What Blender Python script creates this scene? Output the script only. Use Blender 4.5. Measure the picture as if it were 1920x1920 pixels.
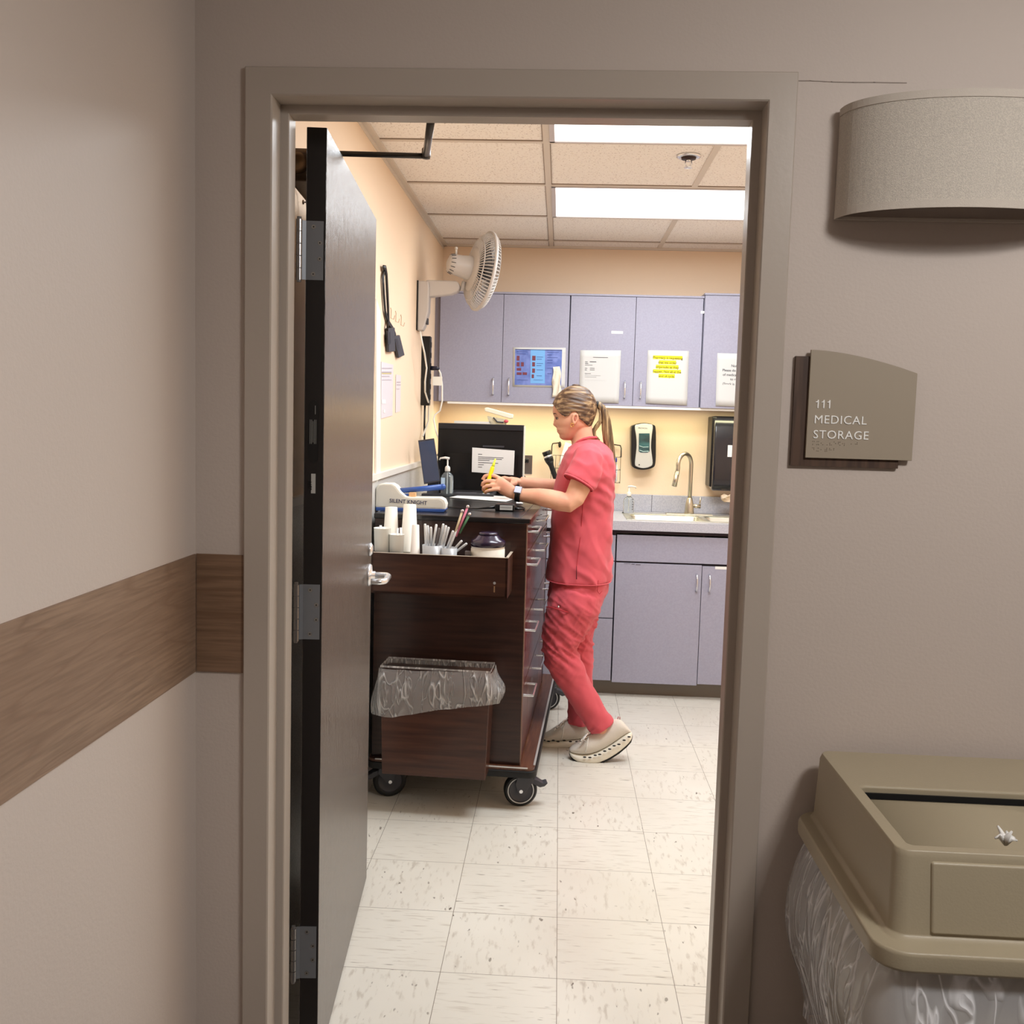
import bpy, bmesh, math, random
from mathutils import Vector, Matrix, noise
random.seed(7)
PI = math.pi
for o in list(bpy.data.objects): bpy.data.objects.remove(o)
S = bpy.context.scene
COL = S.collection

# ------------------------------------------------------------------ camera
YAW, PITCH, ROLL = .048157, -.087127, .028148
F, PCY = 1764.32, 942.03
CAM = Vector((0, -1.78, 1.44542))
cy, sy, cp, sp, cr, sr = math.cos(YAW), math.sin(YAW), math.cos(PITCH), math.sin(PITCH), math.cos(ROLL), math.sin(ROLL)
fw = Vector((-sy*cp, cy*cp, sp)); rt = Vector((cy, sy, 0)); up = rt.cross(fw)
r2 = cr*rt + sr*up; u2 = -sr*rt + cr*up
RM = Matrix((r2, u2, -fw))
cd = bpy.data.cameras.new('camera'); cam = bpy.data.objects.new('camera', cd); COL.objects.link(cam)
cam.matrix_world = Matrix.Translation(CAM) @ RM.transposed().to_4x4()
cd.sensor_width = 36; cd.lens = F/1920*36; cd.shift_y = -(960-PCY)/1920; cd.clip_start = .02
S.camera = cam

def at(px, py, Y=None, z=None, x=None):
    """point of the place seen at a pixel, on the plane y=Y, z=z or x=x"""
    d = RM.transposed() @ Vector((px-960, -(py-PCY), -F))
    if Y is not None: t = (Y-CAM.y)/d.y
    elif z is not None: t = (z-CAM.z)/d.z
    else: t = (x-CAM.x)/d.x
    return CAM + d*t

# ------------------------------------------------------------------ world, exposure, big lights
w = bpy.data.worlds.new('world'); S.world = w; w.use_nodes = True
w.node_tree.nodes['Background'].inputs[0].default_value = (.9, .86, .82, 1)
w.node_tree.nodes['Background'].inputs[1].default_value = .05
S.view_settings.view_transform = 'Standard'; S.view_settings.look = 'None'
S.view_settings.exposure = 0.0; S.view_settings.gamma = 1.0

def area(name, loc, sx, sy_, power, col, rot=(0, 0, 0)):
    l = bpy.data.lights.new(name, 'AREA'); l.shape = 'RECTANGLE'; l.size = sx; l.size_y = sy_
    l.energy = power; l.color = col
    o = bpy.data.objects.new(name, l); COL.objects.link(o); o.location = loc; o.rotation_euler = rot
    return o
HALL_P = 22; ROOM_P = 27; UNDER_P = 4.6
hl = bpy.data.lights.new('hall_ceiling_light', 'POINT'); hl.energy = HALL_P; hl.shadow_soft_size = .13; hl.color = (1, .98, .965)
ho_ = bpy.data.objects.new('hall_ceiling_light', hl); COL.objects.link(ho_); ho_.location = (1.12, -1.25, 2.3)
area('hall_ceiling_fill', (1.05, -1.38, 2.415), .3, .3, 18, (1, .98, .965))  # unseen fill lamp added beside the ceiling light to balance wall brightness
area('hall_ceiling_light_far', (.4, -3.9, 2.415), .6, 1.2, HALL_P*.15, (1, .96, .92))
for yy, kk in ((1.375, 1.3), (2.605, .68)):
    area('troffer_light', (.56, yy, 2.40), 1.15, .56, ROOM_P*kk, (.88, .945, 1))
sl = bpy.data.lights.new('hall_fill_spot', 'SPOT'); sl.energy = 62; sl.spot_size = math.radians(72); sl.spot_blend = .9; sl.shadow_soft_size = .06; sl.color = (1, .97, .94)  # unseen spot added to brighten the left wall away from the corner
so_ = bpy.data.objects.new('hall_fill_spot', sl); COL.objects.link(so_); so_.location = (1.2, -2.1, 2.38)
so_.rotation_euler = (Vector((-.7, -1.55, 1.15))-so_.location).to_track_quat('-Z', 'Y').to_euler()
area('under_cabinet_light', (.25, 3.50, 1.528), 1.7, .05, UNDER_P, (1, .93, .55))

# ------------------------------------------------------------------ materials
def s2l(c): return c/12.92 if c <= .04045 else ((c+.055)/1.055)**2.4
def C(r, g, b): return (s2l(r/255), s2l(g/255), s2l(b/255), 1)
MATS = {}
def mat(name, col, rough=.5, metal=0, spec=.5, bump=None, var=None, coat=0, emit=None, trans=0, ior=1.45, alpha=1, sheen=0):
    """bump=(scale,strength[,stretch vec]); var=(colour2, scale, detail, stretch, low, high)"""
    if name in MATS: return MATS[name]
    m = bpy.data.materials.new(name); m.use_nodes = True; MATS[name] = m
    nt = m.node_tree; b = nt.nodes['Principled BSDF']; N = nt.nodes.new; L = nt.links.new
    b.inputs['Base Color'].default_value = col
    b.inputs['Roughness'].default_value = rough; b.inputs['Metallic'].default_value = metal
    b.inputs['Specular IOR Level'].default_value = spec; b.inputs['Coat Weight'].default_value = coat
    b.inputs['Transmission Weight'].default_value = trans; b.inputs['IOR'].default_value = ior
    b.inputs['Alpha'].default_value = alpha; b.inputs['Sheen Weight'].default_value = sheen
    if emit: b.inputs['Emission Color'].default_value = emit[0]; b.inputs['Emission Strength'].default_value = emit[1]
    tc = N('ShaderNodeTexCoord')
    def noi(scale, detail, stretch):
        mp = N('ShaderNodeMapping'); mp.inputs['Scale'].default_value = stretch; L(tc.outputs['Object'], mp.inputs[0])
        n = N('ShaderNodeTexNoise'); n.inputs['Scale'].default_value = scale; n.inputs['Detail'].default_value = detail
        L(mp.outputs[0], n.inputs['Vector']); return n
    if var:
        c2, sc, de, st, lo, hi = var
        n = noi(sc, de, st); mr = N('ShaderNodeMapRange'); mr.inputs[1].default_value = lo; mr.inputs[2].default_value = hi
        L(n.outputs[0], mr.inputs[0]); mx = N('ShaderNodeMix'); mx.data_type = 'RGBA'
        L(mr.outputs[0], mx.inputs[0]); mx.inputs[6].default_value = col; mx.inputs[7].default_value = c2
        L(mx.outputs[2], b.inputs['Base Color'])
    if bump:
        st = bump[2] if len(bump) > 2 else (1, 1, 1)
        n = noi(bump[0], 4, st); bp = N('ShaderNodeBump'); bp.inputs['Strength'].default_value = bump[1]; bp.inputs['Distance'].default_value = .01
        L(n.outputs[0], bp.inputs['Height']); L(bp.outputs[0], b.inputs['Normal'])
    return m
ONE = (1, 1, 1)
WALLM = mat('hall_wall_paint', C(197, 184, 174), .55, spec=.35, bump=(160, .06))
FRAMEM = mat('door_frame_paint', C(180, 168, 156), .32, bump=(90, .03))
PEACH = mat('peach_wall_paint', C(249, 223, 194), .55, bump=(140, .06))
WHITEP = mat('white_plastic', C(225, 220, 212), .35)
OFFW = mat('off_white_plastic', C(210, 203, 196), .35)
BLACK = mat('black_plastic', C(16, 16, 18), .35)
BLACKM = mat('matte_black', C(12, 12, 13), .6)
STEEL = mat('brushed_steel', C(190, 188, 182), .28, 1, bump=(60, .05, (1, 1, 12)))
CHROME = mat('chrome', C(232, 234, 238), .25, .85)
PAPER = mat('white_paper', C(236, 236, 233), .7)
NOTICE = mat('notice_paper', C(206, 206, 204), .75, spec=.2)
INK = mat('grey_ink', C(84, 84, 88), .8)
LILAC = mat('lilac_laminate', C(163, 162, 180), .42, spec=.4, var=(C(157, 156, 174), 120, 3, ONE, .35, .65))
LILACD = mat('dark_cabinet_gap', C(60, 55, 68), .6)
COUNTER = mat('grey_laminate_counter', C(190, 190, 198), .25, var=(C(174, 174, 186), 180, 3, ONE, .4, .6))
TOEK = mat('taupe_vinyl_base', C(120, 112, 102), .5)
CARTW = mat('dark_mahogany_laminate', C(58, 33, 25), .3, spec=.5, coat=.15, var=(C(36, 17, 12), 7, 6, (.6, .6, 9), .35, .68))
CARTF = mat('mahogany_drawer_laminate', C(88, 42, 36), .3, spec=.45, coat=.15, var=(C(58, 26, 20), 7, 6, (.6, .6, 9), .35, .68))
CARTB = mat('mahogany_ledge_laminate', C(104, 64, 42), .3, coat=.2, var=(C(72, 38, 24), 9, 6, (9, .7, 9), .35, .68))
GLASSTOP = mat('black_glass_top', C(24, 22, 23), .27, spec=.6)
RUBBER = mat('black_rubber', C(14, 14, 15), .55)
GREYP = mat('dark_grey_plastic', C(62, 62, 68), .45)
BEIGEP = mat('beige_bin_plastic', C(164, 152, 128), .42, bump=(300, .05))
SKIN = mat('skin', C(226, 172, 142), .5, spec=.35, var=(C(216, 152, 126), 14, 2, ONE, .4, .7)); SKIN.node_tree.nodes['Principled BSDF'].inputs['Subsurface Weight'].default_value = .12; SKIN.node_tree.nodes['Principled BSDF'].inputs['Subsurface Radius'].default_value = (.02, .008, .004)
SCRUB = mat('coral_scrub_fabric', C(208, 88, 98), .8, spec=.2, sheen=.15, bump=(900, .08))
SCRUBS = mat('coral_seam_and_shade', C(180, 56, 64), .85, spec=.2)
SHOE = mat('cream_knit_upper', C(222, 214, 202), .8, bump=(500, .3))
SOLE = mat('white_foam_sole', C(238, 232, 216), .6)
BRONZE = mat('brown_bronze_metal', C(104, 84, 66), .4, .3)
CLEAR = mat('clear_plastic_bottle', C(235, 240, 240), .08, trans=.92, ior=1.3, spec=.4)
CUPM = mat('white_waxed_paper', C(244, 238, 226), .55)
CUPC = mat('frosted_plastic_cup', C(240, 238, 228), .3, trans=.35)

def wood(name, c1, c2, c3, axis):
    m = bpy.data.materials.new(name); m.use_nodes = True; nt = m.node_tree; b = nt.nodes['Principled BSDF']; N = nt.nodes.new; L = nt.links.new
    tc = N('ShaderNodeTexCoord'); mp = N('ShaderNodeMapping'); L(tc.outputs['Object'], mp.inputs[0])
    mp.inputs['Scale'].default_value = (.9, 8, 8) if axis == 'x' else (8, .9, 8)
    n = N('ShaderNodeTexNoise'); n.inputs['Scale'].default_value = 1.6; n.inputs['Detail'].default_value = 2; n.inputs['Distortion'].default_value = .15
    L(mp.outputs[0], n.inputs['Vector'])
    mm = N('ShaderNodeMath'); mm.operation = 'MULTIPLY'; mm.inputs[1].default_value = 11; L(n.outputs[0], mm.inputs[0])
    fr = N('ShaderNodeMath'); fr.operation = 'PINGPONG'; fr.inputs[1].default_value = 1; L(mm.outputs[0], fr.inputs[0])
    mp2 = N('ShaderNodeMapping'); L(tc.outputs['Object'], mp2.inputs[0]); mp2.inputs['Scale'].default_value = (8, 160, 160) if axis == 'x' else (160, 8, 160)
    n2 = N('ShaderNodeTexNoise'); n2.inputs['Scale'].default_value = 1.2; n2.inputs['Detail'].default_value = 5; L(mp2.outputs[0], n2.inputs['Vector'])
    n3 = N('ShaderNodeTexNoise'); n3.inputs['Scale'].default_value = .5; n3.inputs['Detail'].default_value = 3; L(mp.outputs[0], n3.inputs['Vector'])
    r = N('ShaderNodeValToRGB'); e = r.color_ramp.elements; e[0].position = 0; e[0].color = c2; e[1].position = 1; e[1].color = c1; x = e.new(.2); x.color = c1
    L(fr.outputs[0], r.inputs[0])
    mr = N('ShaderNodeMapRange'); mr.inputs[1].default_value = .35; mr.inputs[2].default_value = .7; L(n2.outputs[0], mr.inputs[0])
    mx = N('ShaderNodeMix'); mx.data_type = 'RGBA'; sc = N('ShaderNodeMath'); sc.operation = 'MULTIPLY'; sc.inputs[1].default_value = .85; L(mr.outputs[0], sc.inputs[0])
    L(sc.outputs[0], mx.inputs[0]); L(r.outputs[0], mx.inputs[6]); mx.inputs[7].default_value = c3
    mx2 = N('ShaderNodeMix'); mx2.data_type = 'RGBA'; mr2 = N('ShaderNodeMapRange'); mr2.inputs[1].default_value = .4; mr2.inputs[2].default_value = .65; mr2.inputs[4].default_value = .5; L(n3.outputs[0], mr2.inputs[0])
    L(mr2.outputs[0], mx2.inputs[0]); L(mx.outputs[2], mx2.inputs[6]); mx2.inputs[7].default_value = c2
    L(mx2.outputs[2], b.inputs['Base Color']); b.inputs['Roughness'].default_value = .5
    bp = N('ShaderNodeBump'); bp.inputs['Strength'].default_value = .12; bp.inputs['Distance'].default_value = .004; L(n2.outputs[0], bp.inputs['Height']); L(bp.outputs[0], b.inputs['Normal'])
    return m
OAKY = wood('oak_vinyl_side', C(150, 124, 102), C(126, 99, 79), C(112, 90, 72), 'y')
OAKX = wood('oak_vinyl_front', C(140, 110, 86), C(120, 90, 68), C(106, 80, 60), 'x')

def floor_mat():
    m = bpy.data.materials.new('speckled_vinyl_tile'); m.use_nodes = True; nt = m.node_tree; b = nt.nodes['Principled BSDF']; N = nt.nodes.new; L = nt.links.new
    tc = N('ShaderNodeTexCoord'); mp = N('ShaderNodeMapping'); mp.inputs['Location'].default_value = (.4016, -.408, 0); L(tc.outputs['Object'], mp.inputs[0])
    br = N('ShaderNodeTexBrick'); br.offset = 0; br.squash = 1
    br.inputs['Scale'].default_value = 1; br.inputs['Brick Width'].default_value = .3048; br.inputs['Row Height'].default_value = .3048
    br.inputs['Mortar Size'].default_value = .0009; br.inputs['Mortar Smooth'].default_value = .3; L(mp.outputs[0], br.inputs['Vector'])
    ck = N('ShaderNodeTexChecker'); ck.inputs['Scale'].default_value = 1/.3048; L(mp.outputs[0], ck.inputs['Vector'])
    def layer(st, sc, lo, hi, det=3):
        q = N('ShaderNodeMapping'); q.inputs['Scale'].default_value = st; L(tc.outputs['Object'], q.inputs[0])
        n = N('ShaderNodeTexNoise'); n.inputs['Scale'].default_value = sc; n.inputs['Detail'].default_value = det; L(q.outputs[0], n.inputs['Vector'])
        r = N('ShaderNodeMapRange'); r.inputs[1].default_value = lo; r.inputs[2].default_value = hi; L(n.outputs[0], r.inputs[0]); return r.outputs[0]
    def mix(f, a, c):
        x = N('ShaderNodeMix'); x.data_type = 'RGBA'; L(f, x.inputs[0])
        for i, v in ((6, a), (7, c)):
            if isinstance(v, tuple): x.inputs[i].default_value = v
            else: L(v, x.inputs[i])
        return x.outputs[2]
    base = C(226, 222, 212); soft = C(196, 188, 176); dark = C(96, 86, 76)
    A = mix(layer((34, 9, 1), 2.2, .56, .72), base, soft); A = mix(layer((52, 22, 1), 1.3, .7, .76, 1.5), A, dark)
    B = mix(layer((6, 48, 1), 2.2, .56, .72), base, soft); B = mix(layer((12, 80, 1), 1.3, .7, .76, 1.5), B, dark)
    t = mix(ck.outputs['Fac'], B, A)
    t = mix(layer((1, 1, 1), 3, .3, .9), t, C(214, 208, 196))
    L(mix(br.outputs['Fac'], t, C(120, 110, 98)), b.inputs['Base Color']); b.inputs['Roughness'].default_value = .3
    b.inputs['Specular IOR Level'].default_value = .35
    return m
def ceil_mat():
    m = bpy.data.materials.new('speckled_ceiling_tile'); m.use_nodes = True; nt = m.node_tree; b = nt.nodes['Principled BSDF']; N = nt.nodes.new; L = nt.links.new
    tc = N('ShaderNodeTexCoord')
    v = N('ShaderNodeTexVoronoi'); v.inputs['Scale'].default_value = 75; L(tc.outputs['Object'], v.inputs['Vector'])
    n = N('ShaderNodeTexNoise'); n.inputs['Scale'].default_value = 110; n.inputs['Detail'].default_value = 4; L(tc.outputs['Object'], n.inputs['Vector'])
    r = N('ShaderNodeMapRange'); r.inputs[1].default_value = .1; r.inputs[2].default_value = .2; L(v.outputs['Distance'], r.inputs[0])
    s = N('ShaderNodeMapRange'); s.inputs[1].default_value = .56; s.inputs[2].default_value = .68; L(n.outputs[0], s.inputs[0])
    x = N('ShaderNodeMix'); x.data_type = 'RGBA'; L(r.outputs[0], x.inputs[0]); x.inputs[6].default_value = C(170, 148, 138); x.inputs[7].default_value = C(255, 248, 240)
    y = N('ShaderNodeMix'); y.data_type = 'RGBA'; L(s.outputs[0], y.inputs[0]); L(x.outputs[2], y.inputs[6]); y.inputs[7].default_value = C(226, 214, 204)
    L(y.outputs[2], b.inputs['Base Color']); b.inputs['Roughness'].default_value = .9
    return m
def door_mat():
    m = bpy.data.materials.new('dark_brown_door_laminate'); m.use_nodes = True; nt = m.node_tree; b = nt.nodes['Principled BSDF']; N = nt.nodes.new; L = nt.links.new
    tc = N('ShaderNodeTexCoord'); q = N('ShaderNodeMapping'); q.inputs['Scale'].default_value = (90, 90, 5); L(tc.outputs['Object'], q.inputs[0])
    n = N('ShaderNodeTexNoise'); n.inputs['Scale'].default_value = 2.6; n.inputs['Detail'].default_value = 5; L(q.outputs[0], n.inputs['Vector'])
    x = N('ShaderNodeMix'); x.data_type = 'RGBA'; L(n.outputs[0], x.inputs[0]); x.inputs[6].default_value = C(70, 60, 54); x.inputs[7].default_value = C(92, 81, 74)
    L(x.outputs[2], b.inputs['Base Color']); b.inputs['Roughness'].default_value = .27; b.inputs['Specular IOR Level'].default_value = .9; b.inputs['IOR'].default_value = 2.0
    bp = N('ShaderNodeBump'); bp.inputs['Strength'].default_value = .7; bp.inputs['Distance'].default_value = .006; L(n.outputs[0], bp.inputs['Height']); L(bp.outputs[0], b.inputs['Normal'])
    return m
def film_mat(name, clear, fold, col=(.92, .92, .93, 1), st=(26, 26, 4.5), bmp=.7):
    """thin clear plastic film: mostly see-through, milky along its folds"""
    m = bpy.data.materials.new(name); m.use_nodes = True; nt = m.node_tree; b = nt.nodes['Principled BSDF']; N = nt.nodes.new; L = nt.links.new
    b.inputs['Base Color'].default_value = col; b.inputs['Roughness'].default_value = .15; b.inputs['Specular IOR Level'].default_value = .8
    out = nt.nodes['Material Output']; tr = N('ShaderNodeBsdfTransparent'); mx = N('ShaderNodeMixShader')
    tc = N('ShaderNodeTexCoord'); fac = []
    for rx, sc, dist, wd in ((.5, 1, .8, .035), (-.7, .55, .5, .03), (.15, .3, 1.2, .05)):
        q = N('ShaderNodeMapping'); q.inputs['Rotation'].default_value = (0, rx, 0); q.inputs['Scale'].default_value = tuple(v*sc for v in st); L(tc.outputs['Object'], q.inputs[0])
        n = N('ShaderNodeTexNoise'); n.inputs['Scale'].default_value = 1; n.inputs['Detail'].default_value = 2; n.inputs['Distortion'].default_value = dist; L(q.outputs[0], n.inputs['Vector'])
        a = N('ShaderNodeMath'); a.operation = 'SUBTRACT'; a.inputs[1].default_value = .5; L(n.outputs[0], a.inputs[0])
        c = N('ShaderNodeMath'); c.operation = 'ABSOLUTE'; L(a.outputs[0], c.inputs[0])
        r = N('ShaderNodeMapRange'); r.inputs[1].default_value = 0; r.inputs[2].default_value = wd; r.inputs[3].default_value = 1; r.inputs[4].default_value = 0; L(c.outputs[0], r.inputs[0]); fac.append((r, n))
    mxx = N('ShaderNodeMath'); mxx.operation = 'MAXIMUM'; L(fac[0][0].outputs[0], mxx.inputs[0]); L(fac[1][0].outputs[0], mxx.inputs[1])
    ad = N('ShaderNodeMath'); ad.operation = 'MULTIPLY_ADD'; ad.inputs[1].default_value = .35; L(fac[2][0].outputs[0], ad.inputs[0]); L(mxx.outputs[0], ad.inputs[2])
    pw = N('ShaderNodeMath'); pw.operation = 'POWER'; pw.inputs[1].default_value = 1.6; L(ad.outputs[0], pw.inputs[0])
    r = N('ShaderNodeMapRange'); r.inputs[3].default_value = clear; r.inputs[4].default_value = fold; L(pw.outputs[0], r.inputs[0])
    bp = N('ShaderNodeBump'); bp.inputs['Strength'].default_value = bmp; bp.inputs['Distance'].default_value = .02; L(ad.outputs[0], bp.inputs['Height']); L(bp.outputs[0], b.inputs['Normal'])
    L(r.outputs[0], mx.inputs[0]); L(tr.outputs[0], mx.inputs[1]); L(b.outputs[0], mx.inputs[2]); L(mx.outputs[0], out.inputs[0])
    return m
FILM = film_mat('clear_bin_liner', .24, .7)
FILM2 = film_mat('hazy_bin_liner', .34, .8, col=(.97, .97, .99, 1), st=(20, 20, 6), bmp=.3)
SLEEVEF = film_mat('clear_straw_film', .3, .6)

# ------------------------------------------------------------------ mesh builder
MW = {}
def root_m(o):
    while o.parent: o = o.parent
    return MW.get(o.name, Matrix())
class M:
    def __init__(s): s.v = []; s.f = []
    def add(s, vs, fs):
        n = len(s.v); s.v += [Vector(v) for v in vs]; s.f += [tuple(i+n for i in f) for f in fs]; return s
    def box(s, c, d, rot=None):
        hx, hy, hz = d[0]/2, d[1]/2, d[2]/2; c = Vector(c)
        vs = [Vector((x, y, z)) for x in (-hx, hx) for y in (-hy, hy) for z in (-hz, hz)]
        if rot is not None: vs = [rot @ v for v in vs]
        return s.add([c+v for v in vs], [(0, 1, 3, 2), (4, 6, 7, 5), (0, 4, 5, 1), (2, 3, 7, 6), (0, 2, 6, 4), (1, 5, 7, 3)])
    def bb(s, x0, x1, y0, y1, z0, z1): return s.box(((x0+x1)/2, (y0+y1)/2, (z0+z1)/2), (abs(x1-x0), abs(y1-y0), abs(z1-z0)))
    def loft(s, rings, cap=True, closed=True):
        n = len(rings[0]); b = len(s.v); s.v += [Vector(p) for r in rings for p in r]
        for i in range(len(rings)-1):
            for j in range(n if closed else n-1):
                k = (j+1) % n; s.f.append((b+i*n+j, b+i*n+k, b+(i+1)*n+k, b+(i+1)*n+j))
        if cap: s.f.append(tuple(b+j for j in reversed(range(n)))); s.f.append(tuple(b+(len(rings)-1)*n+j for j in range(n)))
        return s
    def tube(s, pts, r, n=12, cap=True, flat=None):
        """round bar along points; r a number or a list; flat=(vector,k) squashes the section along a vector"""
        pts = [Vector(p) for p in pts]; R = r if isinstance(r, (list, tuple)) else [r]*len(pts); rings = []; ref = None
        for i, p in enumerate(pts):
            t = (pts[min(i+1, len(pts)-1)]-pts[max(i-1, 0)]).normalized()
            if ref is None: ref = Vector((0, 0, 1)) if abs(t.z) < .9 else Vector((0, 1, 0))
            a = t.cross(ref).normalized(); ref = a.cross(t).normalized()
            ring = []
            for k in range(n):
                th = 2*PI*k/n; d = (a*math.cos(th)+ref*math.sin(th))*R[i]
                if flat: fv = Vector(flat[0]); d -= fv*(d.dot(fv))*(1-flat[1])
                ring.append(p+d)
            rings.append(ring)
        return s.loft(rings, cap)
    def cyl(s, a, b, r, n=24, r2=None): return s.tube([a, b], [r, r if r2 is None else r2], n)
    def lathe(s, prof, c, ax=(0, 0, 1), n=28, cap=True):
        ax = Vector(ax).normalized(); c = Vector(c); a = ax.cross(Vector((0, 1, 0)) if abs(ax.y) < .9 else Vector((1, 0, 0))).normalized(); b = ax.cross(a)
        return s.loft([[c+ax*h+(a*math.cos(2*PI*k/n)+b*math.sin(2*PI*k/n))*r for k in range(n)] for r, h in prof], cap)
    def prism(s, outline, d):
        d = Vector(d); o = [Vector(p) for p in outline]; return s.loft([o, [p+d for p in o]])
    def ball(s, c, r, n=16):
        c = Vector(c); r = Vector(r) if isinstance(r, (tuple, list)) else Vector((r, r, r))
        return s.loft([[c+Vector((r.x*math.sin(a)*math.cos(2*PI*k/n), r.y*math.sin(a)*math.sin(2*PI*k/n), r.z*math.cos(a))) for k in range(n)] for a in [PI*(.03+.94*i/10) for i in range(11)]])
    def quad(s, *p): return s.add(p, [tuple(range(len(p)))])
    def xf(s, m): s.v = [m @ v for v in s.v]; return s
    def obj(s, name, material, parent=None, local=False, smooth=False, bevel=0, solid=0, seg=2):
        me = bpy.data.meshes.new(name); vs = s.v; loc = Vector()
        if parent is None:
            lo = Vector([min(v[i] for v in vs) for i in range(3)]); hi = Vector([max(v[i] for v in vs) for i in range(3)])
            loc = Vector(((lo.x+hi.x)/2, (lo.y+hi.y)/2, lo.z)); vs = [v-loc for v in vs]
        elif not local:
            inv = root_m(parent).inverted(); vs = [inv @ v for v in vs]
        me.from_pydata([tuple(v) for v in vs], [], s.f); me.validate()
        bm = bmesh.new(); bm.from_mesh(me); bmesh.ops.recalc_face_normals(bm, faces=bm.faces); bm.to_mesh(me); bm.free()
        me.materials.append(material)
        o = bpy.data.objects.new(name, me); COL.objects.link(o); o.location = loc; o.parent = parent
        if parent is None: MW[o.name] = Matrix.Translation(loc)
        if smooth: me.shade_smooth()
        if solid: md = o.modifiers.new('solid', 'SOLIDIFY'); md.thickness = solid; md.offset = 0
        if bevel:
            md = o.modifiers.new('bevel', 'BEVEL'); md.width = bevel; md.segments = seg; md.limit_method = 'ANGLE'; md.angle_limit = .6
            me.shade_smooth(); 
            try:
                wn = o.modifiers.new('wn', 'WEIGHTED_NORMAL'); wn.keep_sharp = True
            except Exception: pass
        return o
def tag(o, label, cat, group=None, kind=None):
    o['label'] = label; o['category'] = cat
    if group: o['group'] = group
    if kind: o['kind'] = kind
    return o
def struct(o): o['kind'] = 'structure'; return o
def thing(name, label, cat, loc=(0, 0, 0), rotz=0, group=None):
    o = bpy.data.objects.new(name, None); COL.objects.link(o); o.empty_display_size = .05
    o.location = loc; o.rotation_euler = (0, 0, rotz); MW[o.name] = Matrix.Translation(Vector(loc)) @ Matrix.Rotation(rotz, 4, 'Z')
    return tag(o, label, cat, group)
def copy_thing(src, loc, rotz=0, label=None):
    r = src.copy(); COL.objects.link(r); r.location = loc; r.rotation_euler = (0, 0, rotz)
    if label: r['label'] = label
    for c in src.children:
        d = c.copy(); COL.objects.link(d); d.parent = r
        for g in c.children: e = g.copy(); COL.objects.link(e); e.parent = d
    return r
def text(name, body, size, origin, right, upv, material, parent, depth=.0006, align='LEFT', bold=0, space=1.0):
    cu = bpy.data.curves.new(name, 'FONT'); cu.body = body; cu.size = size; cu.extrude = depth; cu.align_x = align; cu.offset = bold; cu.space_character = space; cu.resolution_u = 3
    t = bpy.data.objects.new(name, cu); COL.objects.link(t); bpy.context.view_layer.update()
    me = bpy.data.meshes.new_from_object(t.evaluated_get(bpy.context.evaluated_depsgraph_get()))
    bpy.data.objects.remove(t)
    r = Vector(right).normalized(); u = Vector(upv).normalized(); n = r.cross(u); o = Vector(origin)
    m = M(); m.add([o+r*v.co.x+u*v.co.y+n*v.co.z for v in me.vertices], [tuple(p.vertices) for p in me.polygons])
    return m.obj(name, material, parent)
def bake(o, voxel, smooth=4, fn=None):
    """merge overlapping limbs into one continuous surface and soften it"""
    a = o.modifiers.new('r', 'REMESH'); a.mode = 'VOXEL'; a.voxel_size = voxel
    b = o.modifiers.new('s', 'SMOOTH'); b.factor = .5; b.iterations = smooth
    bpy.context.view_layer.update(); dg = bpy.context.evaluated_depsgraph_get()
    me = bpy.data.meshes.new_from_object(o.evaluated_get(dg)); old = o.data; o.modifiers.clear(); o.data = me
    if not me.materials: me.materials.append(old.materials[0])
    if fn:
        mw = root_m(o); inv = mw.inverted()
        ns = [mw.to_3x3() @ v.normal for v in me.vertices]; ps = [mw @ v.co for v in me.vertices]
        for v, p, n in zip(me.vertices, ps, ns): v.co = inv @ (p + fn(p, n))
    me.shade_smooth(); return o

# ------------------------------------------------------------------ THE SETTING
XL = -.70; ZC = 2.44; YB = 3.70; XR = 1.95; YH = -5.0; XHR = 2.6
OX0, OX1, OZ = -.551, .357, 2.032         # clear opening of the frame at its face
struct(M().bb(-.9, 3, .06, 3.9, -.1, 0).obj('floor', floor_mat()))
struct(M().bb(-.9, 3, -5.2, .06, -.1, 0).obj('floor', mat('unseen_dark_floor', C(92, 84, 78), .95, bump=(300, .5))))  # unseen hall floor, made dark to cut light bounced up the walls
cm = ceil_mat()
struct(M().bb(XL-.1, XR+.1, .14, YB+.1, ZC, ZC+.08).obj('ceiling', cm))
struct(M().bb(XL-.1, XHR+.1, YH, -.0, ZC, ZC+.08).obj('ceiling', mat('hall_ceiling', C(215, 208, 200), .9)))
struct(M().bb(XL-.12, XL, YH-.1, .02, 0, ZC).obj('wall_left', WALLM))
struct(M().bb(XL-.12, XL, .02, YB+.1, 0, ZC).obj('wall_left', PEACH))
struct(M().bb(XL-.12, XR+.1, YB, YB+.12, 0, ZC).obj('wall_back', PEACH))
struct(M().bb(XR, XR+.12, .14, YB, 0, ZC).obj('wall_right', PEACH))
struct(M().bb(XHR, XHR+.12, YH, 0, 0, ZC).obj('wall_right', WALLM))
struct(M().bb(XL-.12, XHR+.12, YH-.12, YH, 0, ZC).obj('wall_rear', WALLM))
wf = M().bb(XL, OX0-.03, .004, .13, 0, ZC).bb(OX1+.03, XHR, .004, .13, 0, ZC).bb(OX0-.03, OX1+.03, .004, .13, OZ+.03, ZC)
struct(wf.obj('wall_front', WALLM))
wi = M().bb(XL, OX0-.03, .13, .14, 0, ZC).bb(OX1+.03, XR, .13, .14, 0, ZC).bb(OX0-.03, OX1+.03, .13, .14, OZ+.03, ZC)
struct(wi.obj('wall_front', PEACH))
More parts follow.
